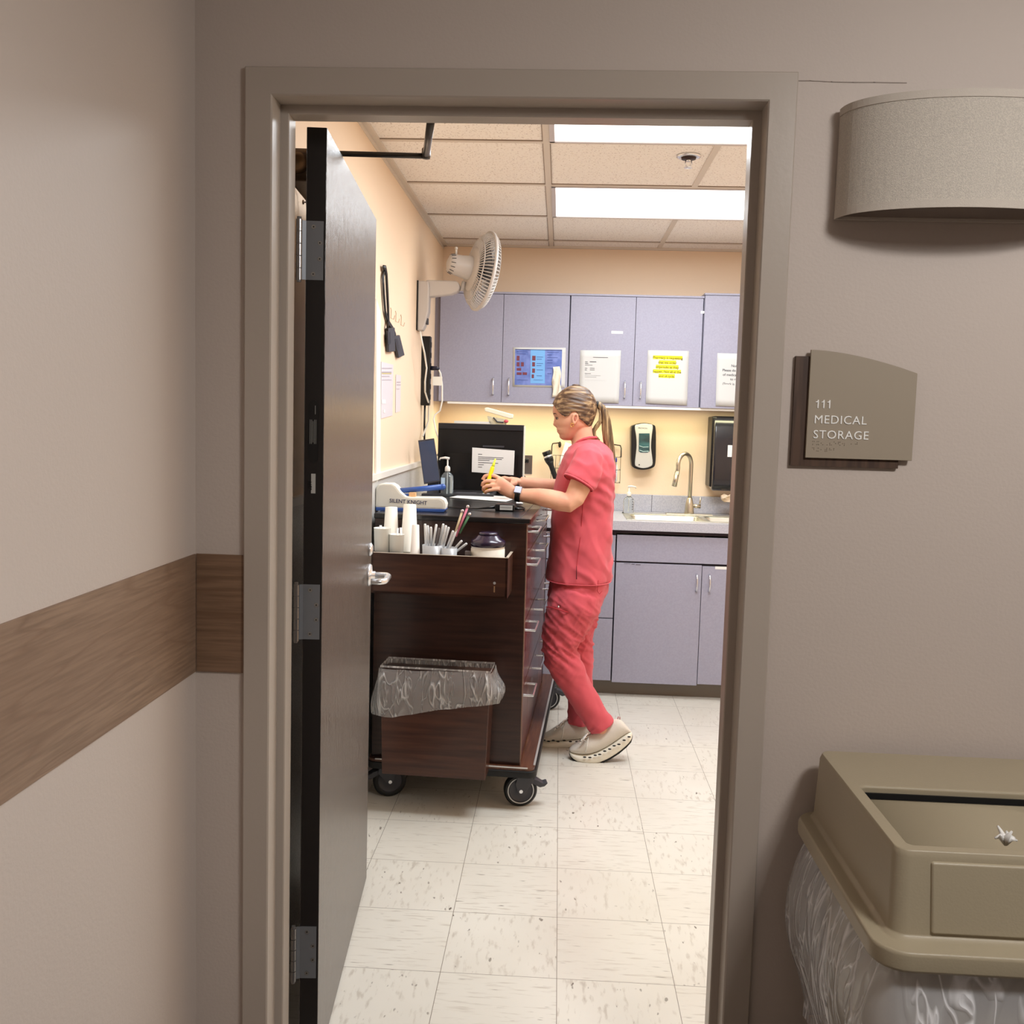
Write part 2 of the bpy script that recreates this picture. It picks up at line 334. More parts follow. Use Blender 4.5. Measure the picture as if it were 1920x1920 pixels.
# hollow metal door frame: face, reveal, stop, rabbet swept round the three sides
def frame_path(off, y): return [Vector((OX0-off, y, 0)), Vector((OX0-off, y, OZ+off)), Vector((OX1+off, y, OZ+off)), Vector((OX1+off, y, 0))]
prof = [(.052, .006), (.052, -.003), (.0495, -.006), (.0025, -.006), (0, -.003), (0, .048), (-.014, .05), (-.016, .052), (-.016, .094), (-.014, .096), (.003, .096), (.003, .142), (.052, .142), (.052, .128), (.03, .128), (.03, .006)]
rows = [frame_path(o_, y_) for o_, y_ in prof]
mf = M(); rings = [[rows[k][i] for k in range(len(prof))] for i in range(4)]; mf.loft(rings, cap=True)
struct(mf.obj('trim_1', FRAMEM))
# faint drywall crack running right from the frame head
pts = [at(x, y, -.0) for x, y in [(1493, 150), (1520, 150), (1560, 152), (1600, 153), (1640, 153), (1700, 154)]]
mk = M()
for a, b in zip(pts, pts[1:]): mk.box(((a.x+b.x)/2, .0035, (a.z+b.z)/2), ((b-a).length*1.05, .002, .0012), Matrix.Rotation(-math.atan2(b.z-a.z, b.x-a.x), 3, 'Y'))
struct(mk.obj('trim_2', mat('crack_shadow', C(168, 156, 147), .9)))
# oak wall protection band
struct(M().bb(XL, XL+.003, YH, -.003, .937, 1.17).obj('trim_3', OAKY))
struct(M().bb(XL+.003, OX0-.052, -.0, .0045, .937, 1.17).obj('trim_4', OAKX))
struct(M().bb(XHR-.003, XHR, YH, -.003, .937, 1.17).obj('trim_5', OAKY))
# hall baseboards (below the frame of the picture)
VB = mat('hall_vinyl_base', C(90, 80, 72), .5)
struct(M().bb(XL, XL+.004, YH, -.002, 0, .1).obj('baseboard_left', VB))
struct(M().bb(OX1+.055, XHR, -.001, .0045, 0, .1).obj('baseboard_front', VB))
# ceiling grid inside the room
TEE = mat('beige_ceiling_tee', C(222, 210, 196), .5)
tg = M(); w_ = .024
for yy in (1.07, 1.68, 2.29, 2.91, 3.52): 
    if yy in (1.07,): tg.bb(XL, XR, yy-w_/2, yy+w_/2, ZC-.004, ZC)
    else: tg.bb(XL, XR, yy-w_/2, yy+w_/2, ZC-.004, ZC)
tg.bb(XL, XR, .46-w_/2, .46+w_/2, ZC-.004, ZC)
for xx in (-.08, 1.14): tg.bb(xx-w_/2, xx+w_/2, .14, YB, ZC-.0045, ZC)
for a, b in ((.14, 1.07), (1.68, 2.29), (2.91, YB)): tg.bb(.53-w_/2, .53+w_/2, a, b, ZC-.0042, ZC)
tg.bb(1.75-w_/2, 1.75+w_/2, .14, YB, ZC-.0042, ZC)
tg.bb(XL, XL+.022, .14, YB, ZC-.012, ZC).bb(XL, XR, YB-.02, YB, ZC-.012, ZC).bb(XR-.02, XR, .14, YB, ZC-.012, ZC).bb(XL, XR, .14, .16, ZC-.012, ZC)
tg.bb(XL, XL+.003, .14, YB, ZC-.028, ZC-.012)
struct(tg.obj('trim_6', TEE))
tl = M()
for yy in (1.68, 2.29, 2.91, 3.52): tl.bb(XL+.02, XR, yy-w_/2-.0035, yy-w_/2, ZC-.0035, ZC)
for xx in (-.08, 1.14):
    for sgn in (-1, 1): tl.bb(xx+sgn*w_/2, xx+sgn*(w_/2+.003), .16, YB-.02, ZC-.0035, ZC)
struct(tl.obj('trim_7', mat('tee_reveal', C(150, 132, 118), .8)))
# white chair rail and pale lower panels on the room's left wall
PANEL = mat('pale_grey_wall_panel', C(214, 211, 206), .45, var=(C(190, 188, 184), 260, 2, ONE, .45, .6))
struct(M().bb(XL, XL+.006, .15, YB, 0, 1.205).obj('trim_8', PANEL))
struct(M().bb(XL, XL+.016, .15, YB, 1.205, 1.228).obj('trim_9', mat('white_rail', C(235, 230, 222), .4)))

# ------------------------------------------------------------------ ceiling lights
DIFF = mat('lit_diffuser', C(255, 255, 252), .5, emit=((1, .985, .96, 1), 2.2))
for i, (y0, y1) in enumerate(((1.082, 1.668), (2.302, 2.898))):
    t = thing('ceiling_light', ['lit fluorescent ceiling panel nearer the doorway, cut off by the frame head', 'lit fluorescent ceiling panel further into the room, fully seen behind the sprinkler'][i], 'ceiling light', (.53, (y0+y1)/2, ZC), 0, 'fluorescent ceiling panels')
    M().bb(-.068, 1.128, y0, y0+.012, ZC-.008, ZC).bb(-.068, 1.128, y1-.012, y1, ZC-.008, ZC).bb(-.068, -.05, y0, y1, ZC-.008, ZC).bb(1.11, 1.128, y0, y1, ZC-.008, ZC).obj('frame', mat('light_frame', C(205, 198, 200), .4), t)
    M().bb(-.05, 1.11, y0+.012, y1-.012, ZC-.003, ZC).obj('diffuser', DIFF, t)
t = thing('fire_sprinkler', 'small recessed fire sprinkler in ceiling tile between the two lit panels', 'sprinkler', (.445, 1.83, ZC))
p = Vector((.445, 1.83, ZC))
M().lathe([(.045, -.001), (.045, -.006), (.033, -.010), (.03, -.004)], p, n=32).obj('escutcheon', CHROME, t, smooth=True)
M().lathe([(.029, -.004), (.026, -.014), (.012, -.016)], p).obj('cup', mat('dark_bronze', C(60, 44, 42), .4, .6), t, smooth=True)
mm = M(); mm.cyl(p+Vector((0, 0, -.014)), p+Vector((0, 0, -.022)), .009)
for s_ in (-1, 1): mm.tube([p+Vector((s_*.009, 0, -.018)), p+Vector((s_*.013, 0, -.03)), p+Vector((s_*.004, 0, -.042))], .0022, 6)
mm.lathe([(.003, -.04), (.016, -.043), (.016, -.045), (.003, -.046)], p)
mm.obj('deflector', CHROME, t, smooth=True)

# ------------------------------------------------------------------ THE DOOR
DM = door_mat()
hx, hy = -.528, .150
dang = math.radians(94.6)
ddir = Vector((-math.sin(dang-PI/2), math.cos(dang-PI/2), 0)); dn = Vector((ddir.y, -ddir.x, 0))   # along the leaf, and its face towards the room's middle
dt = thing('door_1', 'dark brown laminate door standing open into the storage room', 'door', (hx, hy, 0))
dt['kind'] = 'structure'
T_, W_ = .0405, .875
D0 = Vector((hx, hy, 0))
def dp(a, b, z): return D0 + ddir*a + dn*b + Vector((0, 0, z))
DH = 2.022
leaf = M(); leaf.add([dp(a, b, z) for a in (.0, W_) for b in (.0012, T_-.0012) for z in (.008, DH)], [(0, 1, 3, 2), (4, 6, 7, 5), (0, 4, 5, 1), (2, 3, 7, 6), (0, 2, 6, 4), (1, 5, 7, 3)])
EDGE = mat('black_door_edge', C(30, 25, 24), .45)
leaf.obj('door_core', EDGE, dt)
fc = M()
for b0, b1 in ((T_-.0012, T_), (0, .0012)):
    fc.add([dp(a, b, z) for a in (.001, W_) for b in (b0, b1) for z in (.008, DH)], [(0, 1, 3, 2), (4, 6, 7, 5), (0, 4, 5, 1), (2, 3, 7, 6), (0, 2, 6, 4), (1, 5, 7, 3)])
fc.obj('door_face', DM, dt)
HINGE = mat('hinge_steel', C(132, 135, 140), .42, .4)
for z0, z1 in ((.222, .339), (.973, 1.09), (1.719, 1.837)):
    hp = M(); hp.add([dp(a, b, z) for a in (-.0022, .0) for b in (.001, .036) for z in (z0, z1)], [(0, 1, 3, 2), (4, 6, 7, 5), (0, 4, 5, 1), (2, 3, 7, 6), (0, 2, 6, 4), (1, 5, 7, 3)])
    h = hp.obj('hinge', HINGE, dt)
    kx = Vector((-.5385, .139, 0)); kn = M()
    for i in range(5):
        a = z0-.002+(z1-z0+.004)*i/5; b = z0-.002+(z1-z0+.004)*(i+1)/5-.0015
        kn.cyl(kx+Vector((0, 0, a)), kx+Vector((0, 0, b)), .0062, 16)
    kn.cyl(kx+Vector((0, 0, z0-.006)), kx+Vector((0, 0, z1+.006)), .0045, 12)
    M().box(Vector((-.5335, .1455, (z0+z1)/2)), (.014, .0025, z1-z0), Matrix.Rotation(.5, 3, 'Z')).obj('hinge_leaf', HINGE, h)
    kn.obj('knuckle', mat('knuckle_steel', C(150, 148, 148), .3, .9), h, smooth=False)
    sc = M(); hole = M()
    for b, fz in ((.016, .9), (.029, .63), (.029, .36), (.016, .1)):
        c = dp(-.0023, b, z0+(z1-z0)*fz); sc.cyl(c, c-ddir*.0006, .0045, 16); hole.cyl(c-ddir*.0006, c-ddir*.0009, .0015, 8)
    sc.obj('screw', mat('screw_steel', C(165, 163, 160), .35, .9), h); hole.obj('screw_recess', BLACKM, h)
# certification label and number sticker on the hinge edge
lc = M(); n_ = 20; z0, z1 = 1.345, 1.475
ol = [(.019+.0105*math.cos(PI+PI*k/n_), z0+.0105+.0105*math.sin(PI+PI*k/n_)) for k in range(n_+1)]+[(.019+.0105*math.cos(PI*k/n_), z1-.0105+.0105*math.sin(PI*k/n_)) for k in range(n_+1)]
lab = lc.prism([dp(-.0004, b, z) for b, z in ol], -ddir*.0006).obj('certification_label', BLACK, dt)
lg = M()
for k in range(5): lg.box(dp(-.0012, .0125+.003*k, 1.41), (.001, .0008, .05 if k != 2 else .044), Matrix.Rotation(dang-PI/2, 3, 'Z'))
lg.box(dp(-.0012, .023, 1.455), (.001, .004, .018), Matrix.Rotation(dang-PI/2, 3, 'Z'))
lg.obj('label_print', mat('label_grey', C(150, 150, 145), .5), lab)
st_ = M(); st_.add([dp(a, b, z) for a in (-.001, -.0002) for b in (.0155, .0245) for z in (1.282, 1.323)], [(0, 1, 3, 2), (4, 6, 7, 5), (0, 4, 5, 1), (2, 3, 7, 6), (0, 2, 6, 4), (1, 5, 7, 3)])
st_o = st_.obj('number_sticker', mat('sticker', C(190, 188, 182), .5), dt)
text('sticker_number', '0377', .0105, dp(-.0014, .017, 1.288), (0, 0, 1), -dn, BLACK, st_o)
# lever handle + rose, deadbolt rose
LZ = .975
rs = M(); c = dp(W_-.063, T_, LZ); rs.lathe([(.034, 0), (.034, .004), (.03, .009), (.012, .011), (.012, .02)], c, dn, n=32).obj('lever_rose', CHROME, dt, smooth=True)
lv = M(); P0 = dp(W_-.063, T_+.01, LZ); P1 = dp(W_-.063, T_+.058, LZ); lv.tube([P0, dp(W_-.063, T_+.045, LZ), dp(W_-.067, T_+.055, LZ), dp(W_-.078, T_+.06, LZ), dp(W_-.15, T_+.06, LZ), dp(W_-.165, T_+.056, LZ), dp(W_-.172, T_+.045, LZ), dp(W_-.172, T_+.02, LZ)], [.0095, .0095, .0095, .009, .009, .009, .009, .0085], 14)
lv.obj('lever_handle', CHROME, dt, smooth=True)
M().lathe([(.02, 0), (.02, .007), (.012, .012), (.004, .013)], dp(W_-.063, T_, 1.052), dn, n=24).obj('keyhole_rose', CHROME, dt, smooth=True)
# closer: body on the far face, arms to the frame head
CG = mat('closer_grey', C(84, 78, 74), .35, .4)
M().add([dp(a, b, z) for a in (.06, .33) for b in (-.056, 0) for z in (1.932, 2.0)], [(0, 1, 3, 2), (4, 6, 7, 5), (0, 4, 5, 1), (2, 3, 7, 6), (0, 2, 6, 4), (1, 5, 7, 3)]).obj('closer_body', BRONZE, dt, bevel=.014, seg=3)
M().lathe([(.022, 0), (.022, .004), (.014, .006), (.012, .002)], dp(.06, -.03, 1.966), -ddir).obj('closer_end_ring', mat('bronze_light', C(120, 98, 74), .4, .5), dt, smooth=True)
# ------------------------------------------------------------------ closer arm fixed to the frame head
ca = thing('door_closer_arm', 'grey two-piece door closer arm reaching from frame head to open door', 'door closer', (-.30, .3, 2.04))
A0 = at(808, 226, .16); A1 = at(799, 290, .42); A2 = at(636, 288, .40)
M().tube([A0, at(803, 262, .30), A1], .0085, 10, flat=((0, 1, 0), .5)).obj('upper_arm', CG, ca, smooth=True)
M().tube([A1+Vector((0, 0, -.003)), A2], .0062, 10).obj('lower_arm', mat('closer_dark', C(52, 50, 48), .35, .4), ca, smooth=True)
M().lathe([(.0, -.010), (.009, -.009), (.0105, -.004), (.0105, .012), (.008, .015)], A1, n=16).obj('elbow_joint', CG, ca, smooth=True)
M().bb(A0.x-.02, A0.x+.02, .143, .168, A0.z+.006, A0.z+.03).obj('arm_bracket', CG, ca, bevel=.003)
bh = dt
cpt = [at(570, 352, x=XL+.02), at(574, 362, x=XL+.02), at(576, 385, x=XL+.02), at(577, 420, x=XL+.02)]
tag(M().tube(cpt, .003, 8).obj('cord_end', BLACK, smooth=True), 'short black cord hanging on peach wall behind the door closer body', 'cord')
hk = at(568, 379, x=XL)
tag(M().tube([hk, hk+Vector((.02, .004, 0)), hk+Vector((.028, .01, .002))], .0018, 6).lathe([(.006, 0), (.006, .002), (.002, .004)], hk, (1, 0, 0), 12).obj('wall_hook', BRONZE, smooth=True), 'tiny brown screw hook in peach wall behind open door, below the closer', 'hook')

# ------------------------------------------------------------------ HALL: sconce, sign, bin
sc_ = thing('wall_sconce', 'half-drum fabric wall sconce, unlit, above the room sign', 'wall lamp', (.70, 0, 1.825))
FAB = mat('linen_shade', C(206, 197, 184), .85, bump=(700, .35), var=(C(190, 181, 170), 420, 3, ONE, .4, .6))
FABB = mat('linen_trim', C(196, 186, 174), .85, bump=(700, .2))
sx0, sx1 = .487, .905; scx = (sx0+sx1)/2; sa = (sx1-sx0)/2; sd = .115; zb, zt = 1.826, 2.018
def half(r, d, n=40): return [(scx+(-math.cos(PI*k/n))*r, -.004-d*math.sin(PI*k/n)**.9) for k in range(n+1)]
o_ = half(sa, sd); i_ = half(sa-.004, sd-.004)
def shell(outer, inner, z0, z1): 
    r = outer+list(reversed(inner)); return M().loft([[Vector((x, y, z)) for x, y in r] for z in (z0, z1)])
shell(o_, i_, zb, zt).obj('lamp_shade', FAB, sc_, smooth=False)
o2 = half(sa+.0015, sd+.0015); i2 = half(sa, sd)
shell(o2, i2, zt-.012, zt+.001).obj('top_trim', FABB, sc_); shell(o2, i2, zb-.001, zb+.012).obj('bottom_trim', FABB, sc_)
bar = M().bb(sx0, sx1, -.007, 0, zb-.001, zb+.004).bb(sx0, sx0+.004, -.007, 0, zb, zt).bb(sx1-.004, sx1, -.007, 0, zb, zt); bar.obj('back_frame', FABB, sc_)
M().bb(scx-.17, scx+.17, -.006, .003, 1.87, 1.98).obj('backplate', mat('sconce_backplate', C(120, 108, 100), .5), sc_)
pl_ = M(); pl_.loft([[Vector((x, y, zb+.03)) for x, y in i_], [Vector((x, y, zb+.034)) for x, y in i_]]); pl_.obj('inner_diffuser', mat('unlit_diffuser', C(128, 116, 112), .7), sc_)

sg = thing('room_sign', 'taupe room sign with curved top reading 111 MEDICAL STORAGE over brown backer', 'sign', (.54, 0, 1.38))
def W(px, py, Y=0): return at(px, py, Y)
bk = [W(1484, 668), W(1680, 676), W(1680, 874), W(1474, 871)]
x0, x1 = .431, .628; z0, z1 = 1.376, 1.578
M().prism([Vector((x0, -.004, z0)), Vector((x1, -.004, z0))]+[Vector((x0+(x1-x0)*(1-k/12), -.004, min(z1, 1.582-.0385*((x0+(x1-x0)*(1-k/12)-x0)/.194)**1.7+.004))) for k in range(13)], (0, .008, 0)).obj('sign_backer', mat('walnut_backer', C(84, 62, 48), .5, var=(C(62, 44, 34), 9, 4, (9, 9, .7), .4, .65)), sg)
fx0, fx1 = .4565, .6505; fz0 = 1.3915
n_ = 16; top = [(fx0+(fx1-fx0)*k/n_, 1.590-.0385*(k/n_)**1.7) for k in range(n_+1)]
ol = [(fx0, fz0), (fx1, fz0)]+list(reversed(top))
face = M().prism([Vector((x, -.010, z)) for x, z in ol], (0, .006, 0)).obj('sign_face', mat('taupe_sign', C(158, 145, 127), .5), sg, bevel=.0008)
SW = mat('white_lettering', C(245, 244, 240), .5)
for s_, z in (('111', 1.4835), ('MEDICAL', 1.4555), ('STORAGE', 1.428)):
    if s_ == '111':
        for k in range(3):
            X = .4695+k*.0105; H = .0152; w1 = .0021
            M().prism([Vector((X+a, -.0112, z+b)) for a, b in ((.0035, 0), (.0035+w1, 0), (.0035+w1, H), (.0037, H), (.003, H-.0024), (.0002, H-.0034), (.0002, H-.005), (.0035, H-.0043))], (0, .001, 0)).obj('lettering', SW, face)
        continue
    text('lettering', s_, .0218, (.4678, -.0105, z), (1, 0, 0), (0, 0, 1), SW, face, .0008, space=1.09)
brl = M(); random.seed(3)
for rz, nn in ((1.4165, 11), (1.4045, 6)):
    for k in range(nn):
        for a in (0, 1):
            for b in (0, 1, 2):
                if random.random() < .5: brl.ball((.4685+k*.0078+a*.0028, -.0101, rz+b*.0028), .0008, 8)
brl.obj('braille_dots', mat('taupe_dots', C(126, 112, 97), .5), face, smooth=True)

tb = thing('trash_can', 'beige square trash can with flip lid against hallway wall', 'trash can', (.72, -.26, 0))
BX0, BX1, BY0, BY1 = .494, .966, -.47, -.045
def rr(x0, x1, y0, y1, r, z, n=6):
    pts = []
    for cx, cy_, a0 in ((x1-r, y1-r, 0), (x0+r, y1-r, PI/2), (x0+r, y0+r, PI), (x1-r, y0+r, 1.5*PI)):
        for k in range(n+1): a = a0+PI/2*k/n; pts.append(Vector((cx+r*math.cos(a), cy_+r*math.sin(a), z)))
    return pts
M().loft([rr(.54, .92, -.43, -.09, .05, 0), rr(.515, .945, -.455, -.065, .05, .55), rr(.505, .955, -.462, -.055, .05, .69)]).obj('bin_body', BEIGEP, tb, smooth=False)
lid = M()
ringsL = [rr(.472, .988, -.497, -.02, .045, .690), rr(.468, .992, -.501, -.016, .048, .694), rr(.468, .992, -.501, -.016, .048, .715), rr(.471, .989, -.498, -.019, .045, .7205),
          rr(.492, .968, -.474, -.026, .028, .7215), rr(.4985, .9615, -.465, -.027, .022, .728), rr(.5035, .9565, -.449, -.03, .022, .835), rr(.507, .953, -.445, -.034, .02, .845),
          rr(.526, .934, -.428, -.20, .012, .845), rr(.529, .931, -.425, -.203, .01, .842), rr(.53, .93, -.424, -.204, .01, .70)]
lid.loft(ringsL, cap=False); lid.obj('lid_dome', BEIGEP, tb, smooth=False, bevel=.002)
# raised front panel of the lid, and the ridge under its top edge
M().add([(.552, -.469, .732), (.93, -.469, .732), (.93, -.4535, .832), (.552, -.4535, .832), (.552, -.455, .732), (.93, -.455, .732), (.93, -.44, .832), (.552, -.44, .832)], [(0, 1, 2, 3), (7, 6, 5, 4), (0, 4, 5, 1), (3, 2, 6, 7), (0, 3, 7, 4), (1, 5, 6, 2)]).obj('front_panel', BEIGEP, tb, bevel=.004)
fl = M()
prof_ = [(-.2075, .822), (-.215, .8235), (-.226, .818), (-.30, .79), (-.42, .742)]
fl.loft([[Vector((x, y, z)) for x in (.531, .929)] for y, z in prof_], cap=False, closed=False)
fl.obj('swing_flap', BEIGEP, tb, solid=.004, smooth=True)
M().bb(.531, .929, -.2075, -.2042, .822, .834).obj('flap_gap_shade', BLACKM, tb)  # shade in the slit behind the flap, put in as a black strip
# hazy liner billowing out below the lid
def liner(m_, x0, x1, y0, y1, zt_, zb_, bulge, seed, nz=22, nper=160):
    rg = []
    per = [(x0, y0, x1, y0), (x1, y0, x1, y1), (x1, y1, x0, y1), (x0, y1, x0, y0)]
    for iz in range(nz+1):
        f = iz/nz; z = zt_+(zb_-zt_)*f; ring = []
        for k in range(nper):
            u = k/nper*4; s_ = int(u); g = u-s_; a, b, c, d = per[s_]
            x = a+(c-a)*g; y = b+(d-b)*g
            nx, ny = ((0, -1), (1, 0), (0, 1), (-1, 0))[s_]
            nn = noise.noise(Vector((x*9+seed, y*9, z*5)))*.6+noise.noise(Vector((x*24+seed, y*24, z*9)))*.35
            off = bulge(f, s_, g)+.012*nn*(f**.5)
            ring.append(Vector((x+nx*off, y+ny*off, z+.006*noise.noise(Vector((x*12, y*12, seed))))))
        rg.append(ring)
    m_.loft(rg, cap=False); return m_
def bulgeA(f, s_, g):
    if s_ == 3: return .0+.055*math.sin(PI*min(1, f*1.1))*(1-.6*f)-.03*f*g
    return .004+.03*math.sin(PI*min(1, f))
liner(M(), .497, .963, -.47, -.05, .70, .33, bulgeA, 4).obj('bin_liner', FILM2, tb, smooth=True)
cr_ = M(); cc = at(1886, 1574, -.40)
for k in range(7):
    a = k*.9; cr_.tube([cc+Vector((0, 0, -.008)), cc+Vector((.009*math.cos(a), .005*math.sin(a), .004)), cc+Vector((.016*math.cos(a+.4), .010*math.sin(a+.4), .001+.008*(k % 3)))], [.0025, .0045, .0015], 6)
tag(cr_.obj('crumpled_plastic', mat('crumpled_white_film', C(232, 230, 226), .4), smooth=True), 'scrap of crumpled white plastic lying on the trash can flap', 'litter')

# ------------------------------------------------------------------ UPPER CABINETS
UF = 3.39; UZ0, UZ1 = 1.539, 2.136
def bow_handle(parent, x, y, z0, z1, name='handle', out=.026, r=.0038):
    m = M(); m.tube([(x, y, z0), (x, y-out*.55, z0+.004), (x, y-out, z0+(z1-z0)*.3), (x, y-out, z0+(z1-z0)*.7), (x, y-out*.55, z1-.004), (x, y, z1)], [r*1.5, r*1.15, r, r, r*1.15, r*1.5], 10)
    return m.obj(name, CHROME, parent, smooth=True)
seams = [-.673, -.324, .037, .391, .753, 1.11]
def upper(name_i, xs, label, z1, handles, yf=UF):
    t = thing('wall_cabinet', label, 'cabinet', ((xs[0]+xs[-1])/2, YB-.15, UZ0), 0, 'lilac wall cabinets')
    M().bb(xs[0]+.0015, xs[-1]-.0015, yf+.02, YB-.001, UZ0+.004, z1-.004).obj('cabinet_body', LILAC, t)
    M().bb(xs[0]+.004, xs[-1]-.004, yf+.0175, yf+.0205, UZ0+.006, z1-.01).obj('door_gap', LILACD, t)
    for i in range(len(xs)-1):
        g0 = .0035 if i == 0 else .0012; g1 = .0035 if i == len(xs)-2 else .0012
        d = M().bb(xs[i]+g0, xs[i+1]-g1, yf, yf+.0175, UZ0+.001, z1-.012).obj('cabinet_door', LILAC, t, bevel=.0012)
        hx_ = xs[i+1]-.045 if handles[i] == 'r' else xs[i]+.04
        bow_handle(d, hx_, yf, 1.583, 1.672)
    M().bb(xs[0], xs[-1], yf-.004, YB-.001, z1-.010, z1).obj('cabinet_top', LILAC, t)
    return t
upper(0, seams[0:3], 'lilac double wall cabinet on the left, holding the blue poster', UZ1, 'rl')
upper(1, seams[2:5], 'lilac double wall cabinet in the middle, holding the highlighted notice', UZ1, 'rl')
upper(2, seams[4:6]+[1.47], 'lilac wall cabinet at right, slightly taller, cut off by the door frame', UZ1+.016, 'rl', UF-.012)
struct(M().bb(XL, -.673, UF+.02, YB, UZ0, UZ1).obj('trim_10', mat('cabinet_filler', C(140, 134, 146), .5)))
lr = thing('light_rail', 'white rail under the wall cabinets hiding a strip light', 'light rail', (.2, UF, 1.52))
M().bb(-.62, 1.47, UF+.002, UF+.016, 1.527, 1.5385).obj('rail', mat('white_light_rail', C(240, 238, 230), .4), lr)
M().bb(-.60, 1.1, 3.47, 3.53, 1.530, 1.5385).obj('strip_diffuser', mat('lit_strip', C(255, 250, 220), .5, emit=((1, .95, .75, 1), 1.2)), lr)

# papers on the doors
def sheet(name, px, label, cat='notice', Y=None, material=NOTICE, tilt=0, curl=0):
    Y = Y or UF-.0012
    c = [at(x, y, Y) for x, y in px]; m = M(); n = 8; rows = []
    for i in range(n+1):
        f = i/n; a = c[0].lerp(c[3], f); b = c[1].lerp(c[2], f); off = -curl*(f**3)
        rows.append([a.lerp(b, j/n)+Vector((0, off*(1-.6*abs(j/n-.3)), 0)) for j in range(n+1)])
    m.loft(rows, cap=False, closed=False); o = m.obj(name, material, solid=.0006, smooth=True); tag(o, label, cat); return o
def bars(parent, rects, material, Y, name='print_line'):
    m = M()
    for x0, y0, x1, y1 in rects:
        a = at(x0, y0, Y); b = at(x1, y1, Y); m.bb(a.x, b.x, Y-.0004, Y+.0002, min(a.z, b.z), max(a.z, b.z))
    return m.obj(name, material, parent)
po = sheet('poster', [(962, 651), (1061, 652), (1059, 727), (961, 725)], 'blue printed poster with small photos on left wall cabinet', 'poster')
Yp = UF-.0022
M().add([at(x, y, Yp) for x, y in [(966, 654.5), (1054, 655.5), (1052, 723), (965, 721.5)]], [(0, 1, 2, 3)]).obj('poster_print', mat('poster_blue', C(122, 140, 205), .4, var=(C(98, 118, 186), 20, 2, ONE, .4, .6)), po)
M().add([at(x, y, Yp-.0004) for x, y in [(995, 655), (1022, 655.4), (1021.5, 719), (994.5, 718.5)]], [(0, 1, 2, 3)]).obj('poster_panel', mat('poster_light_blue', C(118, 176, 232), .4), po)
bars(po, [(966, 654.5, 1054, 657.5)], mat('poster_header', C(40, 38, 60), .5), Yp-.0006, 'header_bar')
for q_ in [(969, 667, 974, 676), (969, 679, 974, 687), (977, 679, 982, 687), (969, 690, 977, 695), (969, 698, 978, 703), (980, 698, 988, 703), (998, 667, 1004, 676), (998, 679, 1003, 687), (998, 691, 1003, 699), (997, 702, 1001, 709)]: bars(po, [q_], mat('poster_photos', C(118, 58, 72), .5), Yp-.0008, 'poster_photo')
for g_ in ([(968, 659, 990, 660), (969, 663, 986, 664), (970, 712, 990, 713)], [(1006, 669, 1018, 670), (1006, 673, 1016, 674), (1006, 681, 1018, 682), (1006, 685, 1015, 686), (1006, 693, 1018, 694), (1006, 704, 1016, 705), (1000, 712, 1018, 713)], [(1026, 660, 1048, 661), (1026, 665, 1035, 666), (1026, 670, 1046, 671), (1026, 675, 1036, 676), (1026, 680, 1036, 681), (1026, 690, 1036, 691), (1026, 700, 1034, 701)]):
    for r_ in g_: bars(po, [r_], mat('poster_ink', C(56, 70, 140), .6), Yp-.0009, 'poster_text')
ti = M(); q = [at(x, y, UF-.012) for x, y in [(1037, 688), (1050, 687), (1053, 745), (1035, 744)]]; rows = []
for i in range(13):
    f = i/12; rows.append([q[0].lerp(q[3], f).lerp(q[1].lerp(q[2], f), j/6)+Vector((.004*math.sin(j*2+i*.8), -.006*math.cos(j*1.7+i*.5), 0)) for j in range(7)])
ti.loft(rows, cap=False, closed=False)
tag(ti.obj('paper_towel', mat('cream_towel', C(238, 226, 206), .8, bump=(200, .3)), smooth=True, solid=.001), 'crumpled cream paper towel hanging over right corner of blue poster', 'paper towel')
p1 = sheet('notice', [(1088, 656.5), (1164.5, 657), (1160, 756), (1085.5, 754)], 'white typed notice on middle cabinet behind the woman', curl=.006)
bars(p1, [(1112, 669.5, 1140, 671), (1097, 678, 1102, 679), (1106, 677.5, 1118, 679), (1097, 681, 1103, 682), (1097, 684, 1111, 685), (1096.5, 690, 1101, 691), (1106, 690, 1115, 691), (1096.5, 693, 1100, 694), (1106, 693, 1115, 694), (1096.5, 700, 1108, 701), (1096.3, 703.5, 1126, 704.5), (1096.3, 706.5, 1118, 707.5), (1096, 713, 1137, 714)], INK, UF-.0025)
p2 = sheet('notice', [(1214.5, 656.5), (1292, 658), (1288, 760), (1210.5, 756)], 'white notice with five yellow highlighted lines on middle cabinet', curl=.006)
HL = mat('yellow_highlight', C(250, 240, 20), .6)
YT = UF-.0021
rw = [('Pharmacy is requesting', 670.5, 1252), ('that we order', 679.5, 1251.5), ('drips/subs as they', 688, 1251), ('happen. Not all at the', 696.5, 1250.5), ('end of cycle.', 705, 1250)]
for (s_, py, cx_), hw in zip(rw, (27.5, 16, 21, 26, 15)):
    a = at(cx_-hw, py-4.2, YT); b = at(cx_+hw, py+4, YT); M().bb(a.x, b.x, YT-.0004, YT, b.z, a.z).obj('highlight_band', HL, p2)
    text('lettering', s_, .0172, at(cx_, py+2.6, YT-.0006), (1, 0, -.012), (0, 0, 1), mat('olive_ink', C(84, 78, 16), .7), p2, .0001, 'CENTER', bold=.0004)
text('lettering', '“Thank you!”', .019, at(1249, 726, YT), (1, 0, -.012), (0, 0, 1), INK, p2, .0001, 'CENTER')
UF2 = UF-.012
p3 = sheet('notice', [(1345, 662), (1420, 664), (1416, 764), (1341.5, 761)], 'white notice half hidden behind the right door jamb', Y=UF2-.0012, curl=.004)
